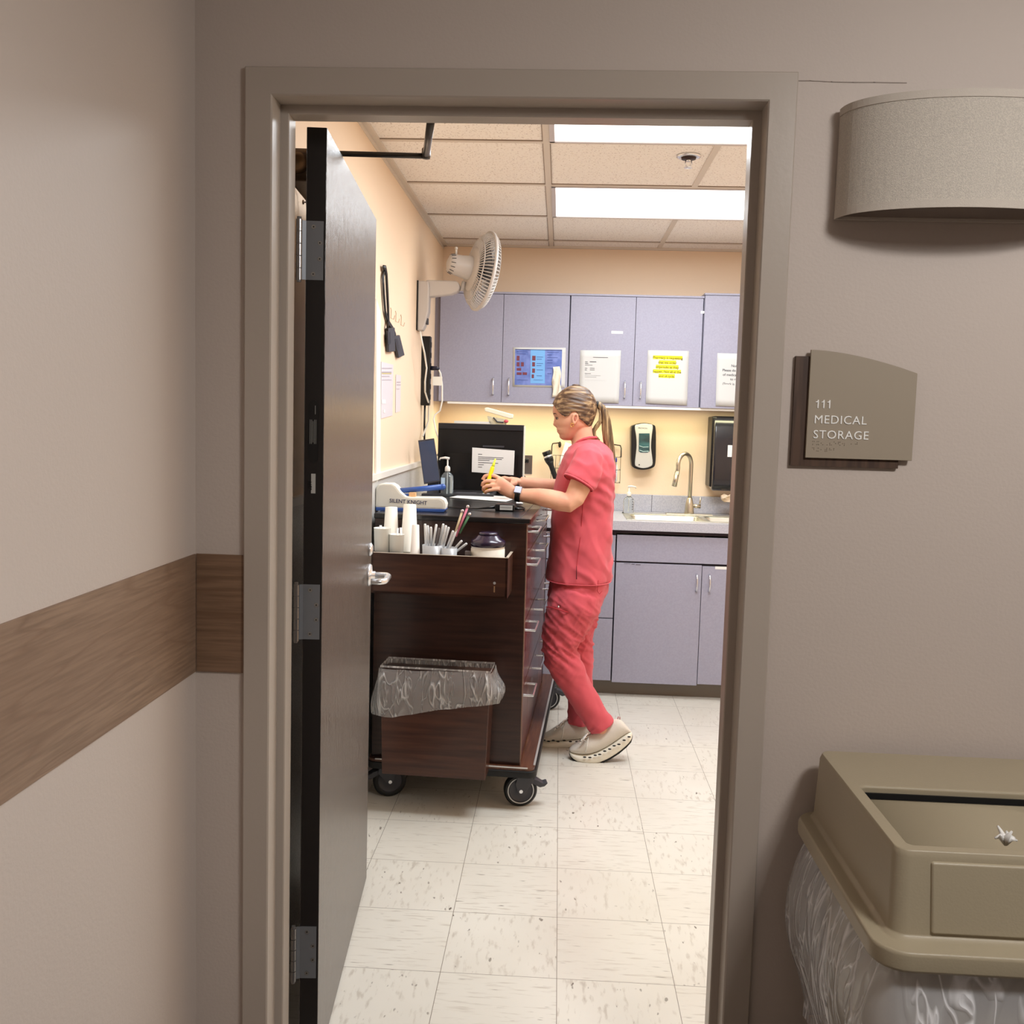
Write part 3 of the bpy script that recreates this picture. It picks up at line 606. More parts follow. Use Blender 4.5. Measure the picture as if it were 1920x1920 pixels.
for s_, py, px in (('Nurses:', 686, 1371), ('Please do not', 694, 1354.5), ('of medication', 702.5, 1355), ('to re', 711, 1369), ('(Stock is', 719.5, 1354.5), ('behind the', 727.5, 1353), ('op', 736, 1367)):
    text('lettering', s_, .0185, at(px, py+2, UF2-.0022), (1, 0, -.012), (0, 0, 1), INK, p3, .0001, bold=.0003)
a = at(1146.5, 620.5, UF); b = at(1168, 626, UF)
tag(M().bb(a.x, b.x, UF-.0012, UF, b.z, a.z).obj('label_strip', PAPER), 'small white label strip high on third cabinet door', 'label')
a = at(1314, 583, UF); b = at(1321, 588, UF)
tag(M().bb(a.x, b.x, UF-.0012, UF, b.z, a.z).obj('label_scrap', PAPER), 'torn white label scrap near the right edge of fourth cabinet door', 'label')

# ------------------------------------------------------------------ BASE CABINETS, COUNTER, SINK
BF = 3.12; BZ0, BZ1 = .085, .88
def basecab(x0, x1, label, fronts, hand=()):
    t = thing('base_cabinet', label, 'cabinet', ((x0+x1)/2, BF+.28, 0), 0, 'lilac base cabinets')
    M().bb(x0+.001, x1-.001, BF+.02, YB-.022, BZ0, BZ1-.006 if x0 != sx else .775).obj('cabinet_body', LILACD, t)
    M().bb(x0, x1, BF+.068, YB-.022, 0, BZ0).obj('toe_kick', TOEK, t)
    for nm, a, b, c, d, h in fronts:
        f = M().bb(a, b, BF, BF+.0185, c, d).obj(nm, LILAC, t, bevel=.0012)
        if h: bow_handle(f, h[0], BF, h[1], h[2])
    return t
sx = .315
hz = (at(1306, 1108, BF).z, at(1306, 1077, BF).z)
basecab(-.05, sx, 'lilac drawer base cabinet behind the woman, left of the sink doors', [('drawer_front', -.048, sx-.004, .728, .862, None), ('drawer_front', -.048, sx-.004, .424, .722, None), ('drawer_front', -.048, sx-.004, .088, .419, None)])
dx = at(1315, 1100, BF).x
bc = basecab(sx, 1.28, 'lilac sink base cabinet with false front and two doors', [('false_front', sx+.003, 1.277, .728, .866, None), ('cabinet_door', sx+.003, dx-.0015, .080, .719, (at(1306, 1090, BF).x, hz[0], hz[1])), ('cabinet_door', dx+.0015, 1.277, .088, .715, (at(1330, 1090, BF).x, hz[0], hz[1]))])
basecab(-.69, -.05, 'lilac base cabinet in the corner behind the medication cart', [('cabinet_door', -.688, -.372, .088, .862, None), ('cabinet_door', -.368, -.052, .088, .862, None)])
bars(bc, [(1170, 1056, 1182, 1057.2), (1184, 1057.2, 1190, 1058.6), (1192, 1058, 1201, 1059.6)], mat('pencil_mark', C(90, 86, 96), .8), BF-.0005, 'pencil_scribble')
a = at(1341, 1062, BF); b = at(1362, 1068, BF); M().bb(a.x, b.x, BF-.001, BF, b.z, a.z).obj('white_label', PAPER, bc)
ct = thing('countertop', 'grey laminate countertop with backsplash running along the back wall', 'countertop', (.5, 3.4, .89))
CF = 3.095; CT = .94
SX0, SX1, SY0, SY1 = .372, 1.19, 3.165, 3.56
sk = M()
sk.bb(-.69, SX0, CF, YB-.001, .893, CT).bb(SX1, 1.6, CF, YB-.001, .893, CT).bb(SX0, SX1, CF, SY0, .893, CT).bb(SX0, SX1, SY1, YB-.001, .893, CT)
sk.obj('worktop', COUNTER, ct)
M().bb(-.69, 1.6, YB-.02, YB-.001, CT, CT+.098).obj('backsplash', COUNTER, ct, bevel=.002)
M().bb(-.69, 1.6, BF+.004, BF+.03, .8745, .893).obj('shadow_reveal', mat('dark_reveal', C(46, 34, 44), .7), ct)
M().bb(.545, .547, YB-.0215, YB-.0195, CT, CT+.098).obj('backsplash_seam', LILACD, ct)
sk_t = thing('sink', 'stainless steel double bowl sink set into the grey counter', 'sink', ((SX0+SX1)/2, 3.36, .8))
SST = mat('satin_stainless', C(205, 203, 192), .3, .85)
rim = M(); mid = .80
def bowl(m_, x0, x1, y0, y1):
    m_.loft([rr(x0, x1, y0, y1, .035, CT+.003), rr(x0+.006, x1-.006, y0+.006, y1-.006, .035, CT-.006), rr(x0+.01, x1-.01, y0+.01, y1-.01, .04, CT-.14), rr(x0+.05, x1-.05, y0+.05, y1-.05, .05, CT-.155)], cap=False)
    r = rr(x0+.05, x1-.05, y0+.05, y1-.05, .05, CT-.155); m_.add(r, [tuple(range(len(r)))])
b1 = M(); bowl(b1, SX0+.03, mid-.012, SY0+.02, SY1-.075); b1.obj('bowl', SST, sk_t, solid=.001, smooth=True)
b2 = M(); bowl(b2, mid+.012, SX1-.03, SY0+.02, SY1-.075); b2.obj('bowl', SST, sk_t, solid=.001, smooth=True)
rim.bb(SX0-.004, SX1+.004, SY0-.004, SY0+.02, CT-.001, CT+.005).bb(SX0-.004, SX1+.004, SY1-.075, SY1+.004, CT-.001, CT+.005).bb(SX0-.004, SX0+.03, SY0, SY1, CT-.001, CT+.005).bb(SX1-.03, SX1+.004, SY0, SY1, CT-.001, CT+.005).bb(mid-.012, mid+.012, SY0, SY1-.07, CT-.004, CT+.004)
rim.obj('sink_rim', SST, sk_t, bevel=.0015)
# faucet
fx, fy = .742, SY1-.03
NICK = mat('brushed_nickel', C(196, 188, 170), .3, .9)
fa = thing('faucet', 'brushed nickel gooseneck faucet with side lever behind the sink', 'faucet', (fx, fy, CT))
M().bb(fx-.13, fx+.13, fy-.028, fy+.028, CT+.0045, CT+.010).obj('deck_plate', NICK, fa, bevel=.002)
M().lathe([(.027, .009), (.028, .013), (.0255, .03), (.0235, .06), (.015, .095), (.0125, .10)], (fx, fy, CT), n=24).obj('faucet_body', NICK, fa, smooth=True)
g = []
for k in range(15):
    a = PI*k/14*1.08; g.append((fx-.0-.045*(1-math.cos(a))*.95, fy-.09*(1-math.cos(a))*.55, CT+.285+.062*math.sin(a)))
pth = [(fx, fy, CT+.095), (fx, fy, CT+.2)]+g
e = Vector(g[-1]); pth += [e+Vector((-.006, -.008, -.03))]
M().tube(pth, .0115, 14).obj('gooseneck_spout', NICK, fa, smooth=True)
M().tube([e+Vector((-.004, -.006, -.02)), e+Vector((-.02, -.024, -.10))], [.0125, .0145], 16).obj('pull_down_head', NICK, fa, smooth=True)
M().cyl((fx+.015, fy, CT+.055), (fx+.062, fy-.004, CT+.052), .0105).tube([(fx+.056, fy-.003, CT+.055), (fx+.06, fy-.005, CT+.105)], [.0048, .0045], 8).obj('lever_handle', NICK, fa, smooth=True)
# clear pump bottle by the sink
def pump_bottle(label, base, h, r, oval, sh, cap_up=.05, dirx=1, liquid=True, mat_=None):
    t = thing('pump_bottle', label, 'bottle', base, 0)
    b = Vector(base); n = 20; rg = []
    for rr_, z in ((.9, 0), (1, .006), (1, h*.72), (.93, h*.82), (.6, h*.93), (.36, h*.97), (.34, h)):
        rg.append([b+Vector((r*rr_*math.cos(2*PI*k/n), r*oval*rr_*math.sin(2*PI*k/n), z)) for k in range(n)])
    M().loft(rg).obj('bottle_body', mat_ or CLEAR, t, smooth=True)
    M().lathe([(r*.42, h), (r*.44, h+.004), (r*.42, h+.018), (r*.28, h+.024), (r*.12, h+.026), (r*.12, h+.026+cap_up*.6)], b).obj('pump_collar', WHITEP, t, smooth=True)
    z = h+.026+cap_up*.6
    M().tube([b+Vector((-dirx*.008, 0, z)), b+Vector((dirx*.012, 0, z+.003)), b+Vector((dirx*.034, 0, z)), b+Vector((dirx*.038, 0, z-.008))], [.006, .006, .004, .0035], 10).obj('pump_nozzle', WHITEP, t, smooth=True)
    M().cyl(b+Vector((0, 0, .01)), b+Vector((0, 0, h)), .0022, 8).obj('dip_tube', WHITEP, t)
    return t
pb = pump_bottle('clear pump soap bottle standing on the counter left of the sink', (.400, 3.50, CT+.005), .095, .03, .6, 0, .045, 1)
c_ = Vector((.400, 3.50, CT))
m = M(); 
for k in range(5): m.bb(.418, .424, 3.482, 3.4825, CT+.025+.014*k, CT+.031+.014*k)
m.obj('label_marks', INK, pb)

# ------------------------------------------------------------------ BACKSPLASH WALL ITEMS
Yw = YB
so = thing('soap_dispenser', 'black and silver automatic soap dispenser with teal window on yellow-lit wall', 'soap dispenser', (.49, YB, 1.18))
def outline(px, Y): return [at(x, y, Y) for x, y in px]
def spl(pts, n=6):
    out = []; k = len(pts)
    for i in range(k):
        p0, p1, p2, p3 = [Vector(pts[(i+j-1) % k]) for j in range(4)]
        for t in range(n):
            t /= n; out.append(.5*((2*p1)+(-p0+p2)*t+(2*p0-5*p1+4*p2-p3)*t*t+(-p0+3*p1-3*p2+p3)*t**3))
    return out
Yd = YB-.10
ob = spl([at(x, y, Yd) for x, y in [(1184, 803), (1189, 797), (1207, 793), (1224, 796), (1229.5, 803), (1230, 840), (1229, 868), (1224, 877), (1207, 881), (1190, 878), (1184, 868), (1183.5, 835)]], 4)
M().prism(ob, (0, .099, 0)).obj('dispenser_body', BLACK, so, bevel=.006)
of = spl([at(x, y, Yd-.012) for x, y in [(1190.5, 799), (1198, 795.5), (1207, 794), (1217, 795), (1224, 798.5), (1222, 820), (1221, 840), (1224, 868), (1219, 875), (1207, 878), (1195, 875.5), (1190.5, 869), (1193.5, 840), (1193, 820)]], 4)
M().prism(of, (0, .014, 0)).obj('silver_cover', mat('silver_plastic', C(196, 196, 194), .35, .25), so, bevel=.004)
ow = [at(x, y, Yd-.0135) for x, y in [(1198, 812.5), (1218, 812.5), (1218, 846), (1214, 848.5), (1201, 848.5), (1197.5, 846)]]
M().prism(ow, (0, .003, 0)).obj('level_window', mat('teal_window', C(44, 96, 104), .12, coat=.5, var=(C(20, 52, 60), 14, 1, (.5, .5, 2), .4, .6)), so)
for y in (837, 845):
    M().tube([at(1199, y-1, Yd-.0145), at(1206, y+1.5, Yd-.0145), at(1216, y+1, Yd-.0145)], .0015, 6).obj('window_line', mat('pale_window_line', C(190, 222, 228), .3), so)  # pale curved lines across the level window
text('lettering', 'PROVON', .0125, at(1196.5, 804, Yd-.0125), (1, 0, 0), (0, 0, 1), INK, so, .0003)
M().cyl(at(1198.5, 871.5, Yd-.0126), at(1198.5, 871.5, Yd-.0136), .0035, 12).obj('sensor_dot', BLACK, so)
# towel dispenser
to = thing('towel_dispenser', 'glossy black paper towel dispenser beside right door jamb above counter', 'towel dispenser', (1.0, YB, 1.06))
TX0 = at(1338, 850, YB-.20).x; TX1 = TX0+.33
zt_, zb_ = at(1340, 780, YB-.12).z, at(1340, 921, YB-.2).z
pr = [(0, zt_-.01), (-.03, zt_), (-.12, zt_), (-.165, zt_-.02), (-.185, zt_-.06), (-.20, zt_-.16), (-.21, zt_-.27), (-.205, zb_+.04), (-.18, zb_+.006), (-.15, zb_), (0, zb_+.02)]
M().prism([(TX0, YB+a, b) for a, b in pr], (TX1-TX0, 0, 0)).obj('dispenser_cover', mat('glossy_black', C(30, 30, 38), .22, coat=.4), to, bevel=.012, seg=3)
M().bb(TX0-.008, TX0+.02, YB-.15, YB-.001, zb_+.02, zt_-.004).obj('back_housing', BLACK, to, bevel=.006)
a = at(1372, 840, YB-.215)
M().bb(a.x-.02, a.x+.004, YB-.2085, YB-.205, a.z-.05, a.z+.015).obj('brand_plate', PAPER, to)
tw = M(); tp = [at(x, y, YB-.17) for x, y in [(1352, 928), (1362, 921), (1372, 919), (1390, 925), (1392, 950), (1376, 955), (1364, 948), (1352, 938)]]
rg = []
for i in range(7):
    f = i/6; rg.append([tp[0].lerp(tp[3], j/6).lerp(tp[7].lerp(tp[4], j/6), f)+Vector((0, .012*math.sin(j*1.9+i), .006*math.sin(j*2.3+i*1.4))) for j in range(7)])
tw.loft(rg, cap=False, closed=False).obj('hanging_towel', mat('cream_towel_sheet', C(236, 214, 184), .85, bump=(200, .2)), to, smooth=True, solid=.001)
# outlet with plug
a = at(983, 853, YB-.004); b = at(997.5, 889, YB-.004)
ou = thing('outlet_plate', 'steel electrical outlet plate with black plug behind the cart', 'outlet', ((a.x+b.x)/2, YB, b.z))
M().bb(b.x-.075, b.x, YB-.006, YB-.0005, b.z, a.z).obj('cover_plate', STEEL, ou, bevel=.002)
M().bb(b.x-.055, b.x-.02, YB-.035, YB-.006, a.z-.045, a.z-.02).obj('plug', BLACK, ou, bevel=.006)
c = Vector((b.x-.04, YB-.03, a.z-.03)); pts = [c, c+Vector((-.02, -.04, -.02)), c+Vector((-.01, -.05, -.08)), c+Vector((.03, -.05, -.125)), c+Vector((.09, -.06, -.13)), c+Vector((.14, -.06, -.155))]
M().tube(pts, .004, 8).obj('power_cord', BLACK, ou, smooth=True)
# wire basket with supplies
WIRE = mat('dark_wire', C(60, 56, 52), .4, .6)
BKX0, BKX1 = at(1034, 860, 3.6).x, at(1164, 860, 3.6).x; BKZ0, BKZ1 = at(1160, 905, 3.6).z, at(1160, 857, 3.6).z
bs = thing('wire_basket', 'black wire basket hung on wall behind the woman, holding supplies', 'basket', ((BKX0+BKX1)/2, 3.64, BKZ0))
m = M()
for z in (BKZ0, (BKZ0+BKZ1)/2, BKZ1): m.tube([(BKX0, YB-.01, z), (BKX0, 3.58, z), (BKX1, 3.58, z), (BKX1, YB-.01, z)], .0016, 6)
k = BKX0
while k < BKX1+.001: m.tube([(k, YB-.01, BKZ0), (k, 3.58, BKZ0), (k, 3.58, BKZ1)], .0013, 6); k += .0245
m.obj('basket_wires', WIRE, bs)
for xx, sgn in ((BKX0, 1), (BKX1, -1)):
    m = M(); zt2 = BKZ1+.065; m.tube([(xx, 3.585, BKZ1), (xx, 3.60, BKZ1+.05), (xx+sgn*.004, 3.62, zt2), (xx+sgn*.04, YB-.02, zt2+.004)], .0035, 8).ball((xx+sgn*.045, YB-.016, zt2-.006), (.009, .01, .018))
    m.obj('hanger_arm', WIRE, bs, smooth=True)
# flashlight
fl_ = thing('flashlight', 'large black flashlight hooked on left side of the wire basket', 'flashlight', (.02, 3.57, 1.1))
a = at(1024, 846, 3.56); b = at(1045, 906, 3.56); ax = (b-a).normalized(); L_ = (b-a).length
M().lathe([(.0, .0), (.024, .0), (.0255, .004), (.0245, .02), (.0225, .032), (.0265, .04), (.024, .062)], a, ax, 24).obj('flashlight_head', BLACK, fl_, smooth=True)
M().lathe([(.024, .060), (.017, .078), (.0145, .09), (.0145, L_-.01), (.012, L_)], a, ax, 24).obj('flashlight_grip', BLACKM, fl_, smooth=True)
M().lathe([(.0247, .026), (.0262, .028), (.0262, .034), (.0247, .036)], a, ax, 24).obj('silver_ring', CHROME, fl_, smooth=True)
# box in basket, blue-cap bottle, small jar
q = [at(x, y, 3.62) for x, y in [(1047, 872), (1060, 829), (1082, 836), (1071, 876)]]
bx = thing('supply_box', 'white supply box with orange stripes leaning in the wire basket', 'box', (.06, 3.63, 1.2))
M().prism(q, (0, .05, 0)).obj('carton', mat('white_carton', C(244, 240, 236), .5), bx, bevel=.001)
for o1 in (0, 5):
    M().prism([at(x+o1, y, 3.619) for x, y in [(1056.5, 864), (1066, 837.5), (1068.5, 838.3), (1059, 864.6)]], (0, .001, 0)).obj('orange_stripe', mat('orange_print', C(226, 130, 96), .5), bx)
tag(M().bb(at(1047, 868, 3.62).x, at(1066, 868, 3.62).x, 3.59, 3.64, BKZ0+.004, BKZ0+.07).obj('dark_case', mat('dark_teal_case', C(40, 52, 58), .4), bevel=.004), 'small dark case standing in the wire basket beside the flashlight', 'case')
bt = thing('spray_bottle', 'white bottle with blue cap at right end of the wire basket', 'bottle', (.36, 3.62, 1.09))
c = at(1152, 903, 3.62)
M().lathe([(.012, 0), (.016, .004), (.016, .08), (.013, .095), (.008, .105), (.008, .112)], c).obj('bottle_body', mat('white_bottle', C(232, 236, 240), .35), bt, smooth=True)
M().lathe([(.010, .112), (.011, .114), (.011, .132), (.008, .136)], c).obj('blue_cap', mat('blue_cap', C(60, 84, 190), .4), bt, smooth=True)
m = M()
for k in range(4): m.bb(c.x-.01, c.x+.008, c.y-.0172, c.y-.0164, c.z+.025+.013*k, c.z+.029+.013*k)
m.obj('bottle_print', mat('blue_print', C(130, 160, 200), .6), bt)

# ------------------------------------------------------------------ LEFT WALL ITEMS
XW = XL
def wallcard(name, px, label, cat, th=.0012, material=PAPER):
    q = [at(x, y, x=XW+.001) for x, y in px]
    return tag(M().prism(q, (th, 0, 0)).obj(name, material), label, cat)
wallcard('wall_notice', [(703, 560), (711, 585), (711, 905-10), (703, 905)], 'tall white board edge on left wall right beside the open door', 'board', .006, mat('white_board', C(240, 238, 232), .4))
wc = wallcard('wall_chart', [(714.5, 678), (737, 684), (735.5, 779), (714, 785)], 'pale laminated chart on peach wall under the hanging strap', 'chart', material=mat('pale_lavender_paper', C(222, 216, 222), .5))
def wbars(parent, rects, material):
    m = M()
    for x0, y0, x1, y1 in rects:
        q = [at(x, y, x=XW+.003) for x, y in [(x0, y0), (x1, y0), (x1, y1), (x0, y1)]]; m.prism(q, (.0006, 0, 0))
    m.obj('chart_print', material, parent)
wbars(wc, [(716, 690, 735, 691), (716, 697, 734, 698.5), (716, 705, 730, 706), (716, 712, 734, 712.6)], mat('lavender_ink', C(168, 158, 170), .7))
wbars(wc, [(716, 699.5, 734, 701)], mat('ochre_ink', C(206, 190, 110), .7))
wbars(wc, [(716, 749, 723, 757), (719, 768, 722, 774)], PAPER)
wc2 = wallcard('wall_slip', [(742, 702), (751.5, 704), (750, 771), (741.5, 774)], 'narrow pale slip pinned on left wall right of the chart', 'slip', material=mat('pale_lavender_slip', C(226, 218, 220), .5))
wbars(wc2, [(744, 716, 751, 717), (744, 721, 751, 722), (743.5, 729, 749, 729.6)], mat('lavender_ink2', C(170, 150, 160), .7))
# nail hooks
for i, (x, y) in enumerate(((732, 577), (741, 583), (751, 590))):
    a = at(x, y, x=XW); b = at(x, y+20, x=XW)
    m = M(); m.tube([a+Vector((.001, 0, 0)), a+Vector((.004, 0, -.01)), Vector((XW+.003, a.y, b.z)), Vector((XW+.014, a.y, b.z-.004)), Vector((XW+.018, a.y+.004, b.z+.012))], .0014, 6)
    tag(m.obj('wall_hook', mat('tan_wire', C(196, 158, 126), .5), smooth=True), ['small tan wire hook on left wall nearest to the hanging strap', 'small tan wire hook between the two other wire hooks', 'small tan wire hook furthest from strap, nearest the fan'][i], 'hook', 'small wire hooks on the left wall')
# black strap hanging
sp = thing('hanging_strap', 'black looped strap with two grey buckles hanging on peach wall', 'strap', (XL, 2.0, 1.69))
def wp(x, y, o=.012): return at(x, y, x=XW+o)
M().tube([wp(718.5, 501), wp(722.5, 503), wp(724.5, 516), wp(726, 545), wp(727.5, 575), wp(728.5, 600), wp(726, 618)], [.009, .013, .014, .014, .013, .011, .01], 10, flat=((1, 0, 0), .35)).obj('strap_loop', BLACK, sp, smooth=True)
M().tube([wp(721, 505, .008), wp(718, 520, .008), wp(719.5, 550, .008), wp(722.5, 585, .008), wp(727, 602, .008), wp(737, 618, .008), wp(741, 628, .008)], [.011, .012, .012, .011, .011, .011, .011], 10, flat=((1, 0, 0), .35)).obj('strap_loop', BLACK, sp, smooth=True)
for q in ([(722.5, 615), (735, 614), (736, 659), (724, 660)], [(735, 630), (744.5, 628), (754, 666), (743, 671)]):
    M().prism([wp(x, y, .004) for x, y in q], (.012, 0, 0)).obj('buckle', GREYP, sp, bevel=.003)
    cx_ = sum(a for a, b in q)/4; cy_ = sum(b for a, b in q)/4
    M().prism([wp(x*.45+cx_*.55, y*.5+cy_*.5-3, .0155) for x, y in q], (.0015, 0, 0)).obj('buckle_slot', BLACK, sp)
# black power strip + cords
def wq(x, y, o): return at(x, y, x=XW+o)
ps = thing('power_strip', 'black vertical power strip on left wall below the fan', 'power strip', (XL, 3.0, 1.5))
y0_ = at(790, 627, x=XW+.03).y; y1_ = y0_+.13
zt2, zb2 = at(797, 627, x=XW+.03).z, at(797, 760, x=XW+.03).z
psy = at(789.5, 690, x=XW+.0).y
M().bb(XW+.001, XW+.045, psy, psy+.045, zb2, zt2).obj('strip_housing', BLACK, ps, bevel=.004)
for k in range(6): M().bb(XW+.0452, XW+.047, psy+.01, psy+.035, zb2+.03+k*.052, zb2+.055+k*.052).obj('socket', BLACKM, ps)
pc = Vector((XW+.045, psy+.02, at(805, 687, x=XW+.06).z))
M().tube([pc, pc+Vector((.03, 0, 0)), pc+Vector((.045, 0, -.004))], [.011, .010, .006], 12).obj('usb_plug', mat('navy_plug', C(24, 24, 44), .4), ps, smooth=True)
M().tube([(XW+.02, psy+.02, zb2), (XW+.018, psy+.03, zb2-.1), (XW+.02, psy+.05, zb2-.3)], .005, 8).obj('strip_cord', BLACK, ps, smooth=True)
Yc = psy+.02
def cy3(x, y, o=0): return at(x, y, Yc+o)
WC = mat('white_cord', C(240, 236, 226), .45)
tag(M().tube([pc+Vector((.044, 0, -.004)), cy3(820, 688), cy3(826, 700), cy3(829, 722), cy3(829, 752), cy3(825, 770), cy3(815, 778), cy3(813, 787), cy3(818, 810, -.05), cy3(826, 832, -.10), cy3(828, 843, -.14), cy3(819, 854, -.18)], .0042, 10).obj('charging_cord', WC, smooth=True), 'white charging cord looping from power strip down to the tablet', 'cord')
a = cy3(811.5, 706, -.006); b = cy3(829, 723, -.006)
tag(M().bb(a.x, b.x, a.y-.001, a.y, b.z, a.z).obj('cord_tag', mat('cord_label', C(238, 236, 226), .6)), 'small white paper tag wrapped on the charging cord', 'tag')

# ------------------------------------------------------------------ WALL FAN
fn = thing('wall_fan', 'off-white oscillating wall fan mounted on peach wall near the corner', 'fan', (XL, 2.78, 1.86))
FB = mat('fan_plastic', C(205, 198, 192), .35)
yb0 = 2.74; zt2 = 2.095; zb2 = 1.862
base = [(XL+.002, zt2), (XL+.055, zt2-.002), (XL+.06, zt2-.03), (XL+.058, zb2+.09), (XL+.04, zb2+.02), (XL+.03, zb2), (XL+.004, zb2-.002)]
M().prism([(x, yb0, z) for x, z in base], (0, .075, 0)).obj('fan_base', FB, fn, bevel=.008, seg=3)
M().bb(XL+.0005, XL+.007, yb0-.003, yb0+.078, zb2, zt2).obj('wall_plate', BLACK, fn)
M().bb(XL+.0405, XL+.053, yb0+.02, yb0+.055, zb2+.03, zb2+.06).obj('fan_switch', GREYP, fn, bevel=.003)
ya = yb0+.04
def fp(x, y, o=0): return at(x, y, ya+o)
arm = [fp(800, 526), fp(857, 528), fp(862, 533), fp(863, 541), fp(860, 548), fp(848, 553), fp(806, 558), fp(800, 560)]
M().prism([p+Vector((0, -.028, 0)) for p in arm], (0, .056, 0)).obj('fan_arm', FB, fn, bevel=.008, seg=3)
M().tube([fp(866, 545), fp(870, 528)], .010, 12).obj('tilt_joint', FB, fn, smooth=True)
HC = fp(905, 509); axn = Vector((math.cos(math.radians(23)), math.sin(math.radians(23)), -.15)).normalized()
mo = M(); mb = HC-axn*.165
mo.lathe([(.02, -.012), (.04, -.004), (.047, .015), (.05, .05), (.056, .085), (.057, .105), (.05, .112)], mb, axn, 28).obj('motor_housing', FB, fn, smooth=True)
m = M()
for k in range(14):
    th = 2*PI*k/14; a_ = axn.cross(Vector((0, 0, 1))).normalized(); b_ = axn.cross(a_); d = a_*math.cos(th)+b_*math.sin(th)
    m.tube([mb+d*.042-axn*.004, mb+d*.0485+axn*.016], .0016, 5)
m.obj('motor_vents', GREYP, fn)
M().cyl(mb+axn*.03+Vector((0, 0, .045)), mb+axn*.03+Vector((0, 0, .075)), .005, 12).ball(mb+axn*.03+Vector((0, 0, .077)), .0075).obj('oscillation_knob', WHITEP, fn, smooth=True)
a_ = axn.cross(Vector((0, 0, 1))).normalized(); b_ = axn.cross(a_)
def cp_(r, h, th): return HC+axn*h+(a_*math.cos(th)+b_*math.sin(th))*r
M().lathe([(.0, -.066), (.05, -.066), (.08, -.063), (.104, -.055), (.106, -.051)], HC, axn, 40).obj('rear_plate', FB, fn, smooth=True)
RW = .184
def ring(m_, r, h, w_=.0018, n=56): m_.tube([cp_(r, h, 2*PI*k/n) for k in range(n+1)], w_, 6)
cg = M(); NS = 68
for k in range(NS):
    th = 2*PI*k/NS; cg.tube([cp_(.104, -.054, th), cp_(.135, -.047, th), cp_(.165, -.03, th), cp_(RW-.002, -.004, th)], .0025, 6)
ring(cg, .145, -.043, .003); cg.obj('rear_cage', FB, fn)
M().lathe([(RW-.002, -.007), (RW+.005, -.006), (RW+.006, 0), (RW+.005, .008), (RW-.002, .009), (RW-.004, 0)], HC, axn, 60, cap=False).obj('cage_rim', FB, fn, smooth=True)
cf = M()
for k in range(NS):
    th = 2*PI*k/NS; cf.tube([cp_(RW, .006, th), cp_(.17, .026, th), cp_(.13, .042, th), cp_(.03, .052, th)], .0022, 5)
ring(cf, .12, .044, .0022); cf.obj('front_cage', FB, fn)
M().lathe([(.0, .057), (.02, .057), (.032, .052), (.032, .048)], HC, axn, 24).obj('front_badge', FB, fn, smooth=True)
for k in range(3):
    m = M(); rows = []
    for i in range(8):
        r = .025+i*.0185; rows.append([cp_(r, -.012+.03*(j/5)-.006, k*2*PI/3+(j/5-.5)*(1.5-.3*i/7)) for j in range(6)])
    m.loft(rows, cap=False, closed=False).obj('fan_blade', mat('pale_blade', C(120, 120, 122), .35), fn, solid=.0016, smooth=True)
M().lathe([(0, -.03), (.03, -.03), (.036, -.02), (.036, .02), (.03, .03), (0, .032)], HC, axn, 24).obj('blade_hub', GREYP, fn, smooth=True)
# white fan cord
tag(M().tube([wq(788, 622, .035), wq(791, 640, .05), wq(796, 662, .055), wq(800, 690, .055), wq(797, 715, .05), wq(797, 735, .04), wq(804, 757, .04), wq(803, 790, .03), wq(793, 818, .02)], .004, 10).obj('fan_cord', WC, smooth=True), 'white power cord hanging down from the wall fan over power strip', 'cord')

# ------------------------------------------------------------------ MEDICATION CART
RZ = math.radians(-3)
ct_ = thing('medication_cart', 'dark mahogany medication cart on black casters with two columns of drawers', 'cart', (-.106, 1.625, 0), RZ)
CM = MW[ct_.name]
CW, CL, CT_ = .565, 1.15, 1.07
def cbox(n, mt, x0, x1, y0, y1, z0, z1, par=None, bevel=.0): return M().bb(x0, x1, y0, y1, z0, z1).obj(n, mt, par or ct_, local=True, bevel=bevel)
cbox('cabinet_body', CARTW, -CW, -.018, 0, CL, .165, CT_)
cbox('side_panel', CARTW, -CW+.001, 0, -.001, .018, .165, CT_)
cbox('side_panel', CARTW, -.018, 0, CL-.018, CL, .165, CT_)
cbox('edge_banding', mat('worn_tan_edge', C(120, 92, 78), .45), -.0025, .0008, -.0016, .0195, .165, CT_)
cbox('cart_top', GLASSTOP, -CW-.004, .012, -.008, CL+.01, CT_, 1.09, bevel=.004)
cbox('top_edge_trim', CARTF, -.010, .0135, -.0075, CL+.009, CT_+.001, 1.0885)
cbox('trim_groove', BLACK, -.028, -.024, .012, CL-.02, 1.0898, 1.0905)
RAMBER = mat('tan_top_border', C(150, 130, 104), .25, coat=.3)
cbox('front_border', RAMBER, -.11, -.032, .004, .012, 1.0898, 1.0906)
base = M().loft([[Vector(p) for p in rr(-CW-.012, .062, -.032, 1.30, .03, z)] for z in (.128, .155)]); base.obj('black_bumper', RUBBER, ct_, local=True, bevel=.004)
M().loft([[Vector(p) for p in rr(-CW-.008, .054, -.026, 1.294, .026, z)] for z in (.155, .165)]).obj('base_board', CARTB, ct_, local=True)
ALU = mat('silver_trim', C(222, 220, 216), .3, .6)
cbox('metal_trim', ALU, .048, .0555, .01, 1.27, .1645, .1675)
cbox('metal_trim', ALU, -CW+.02, .03, -.029, -.022, .1645, .1675)
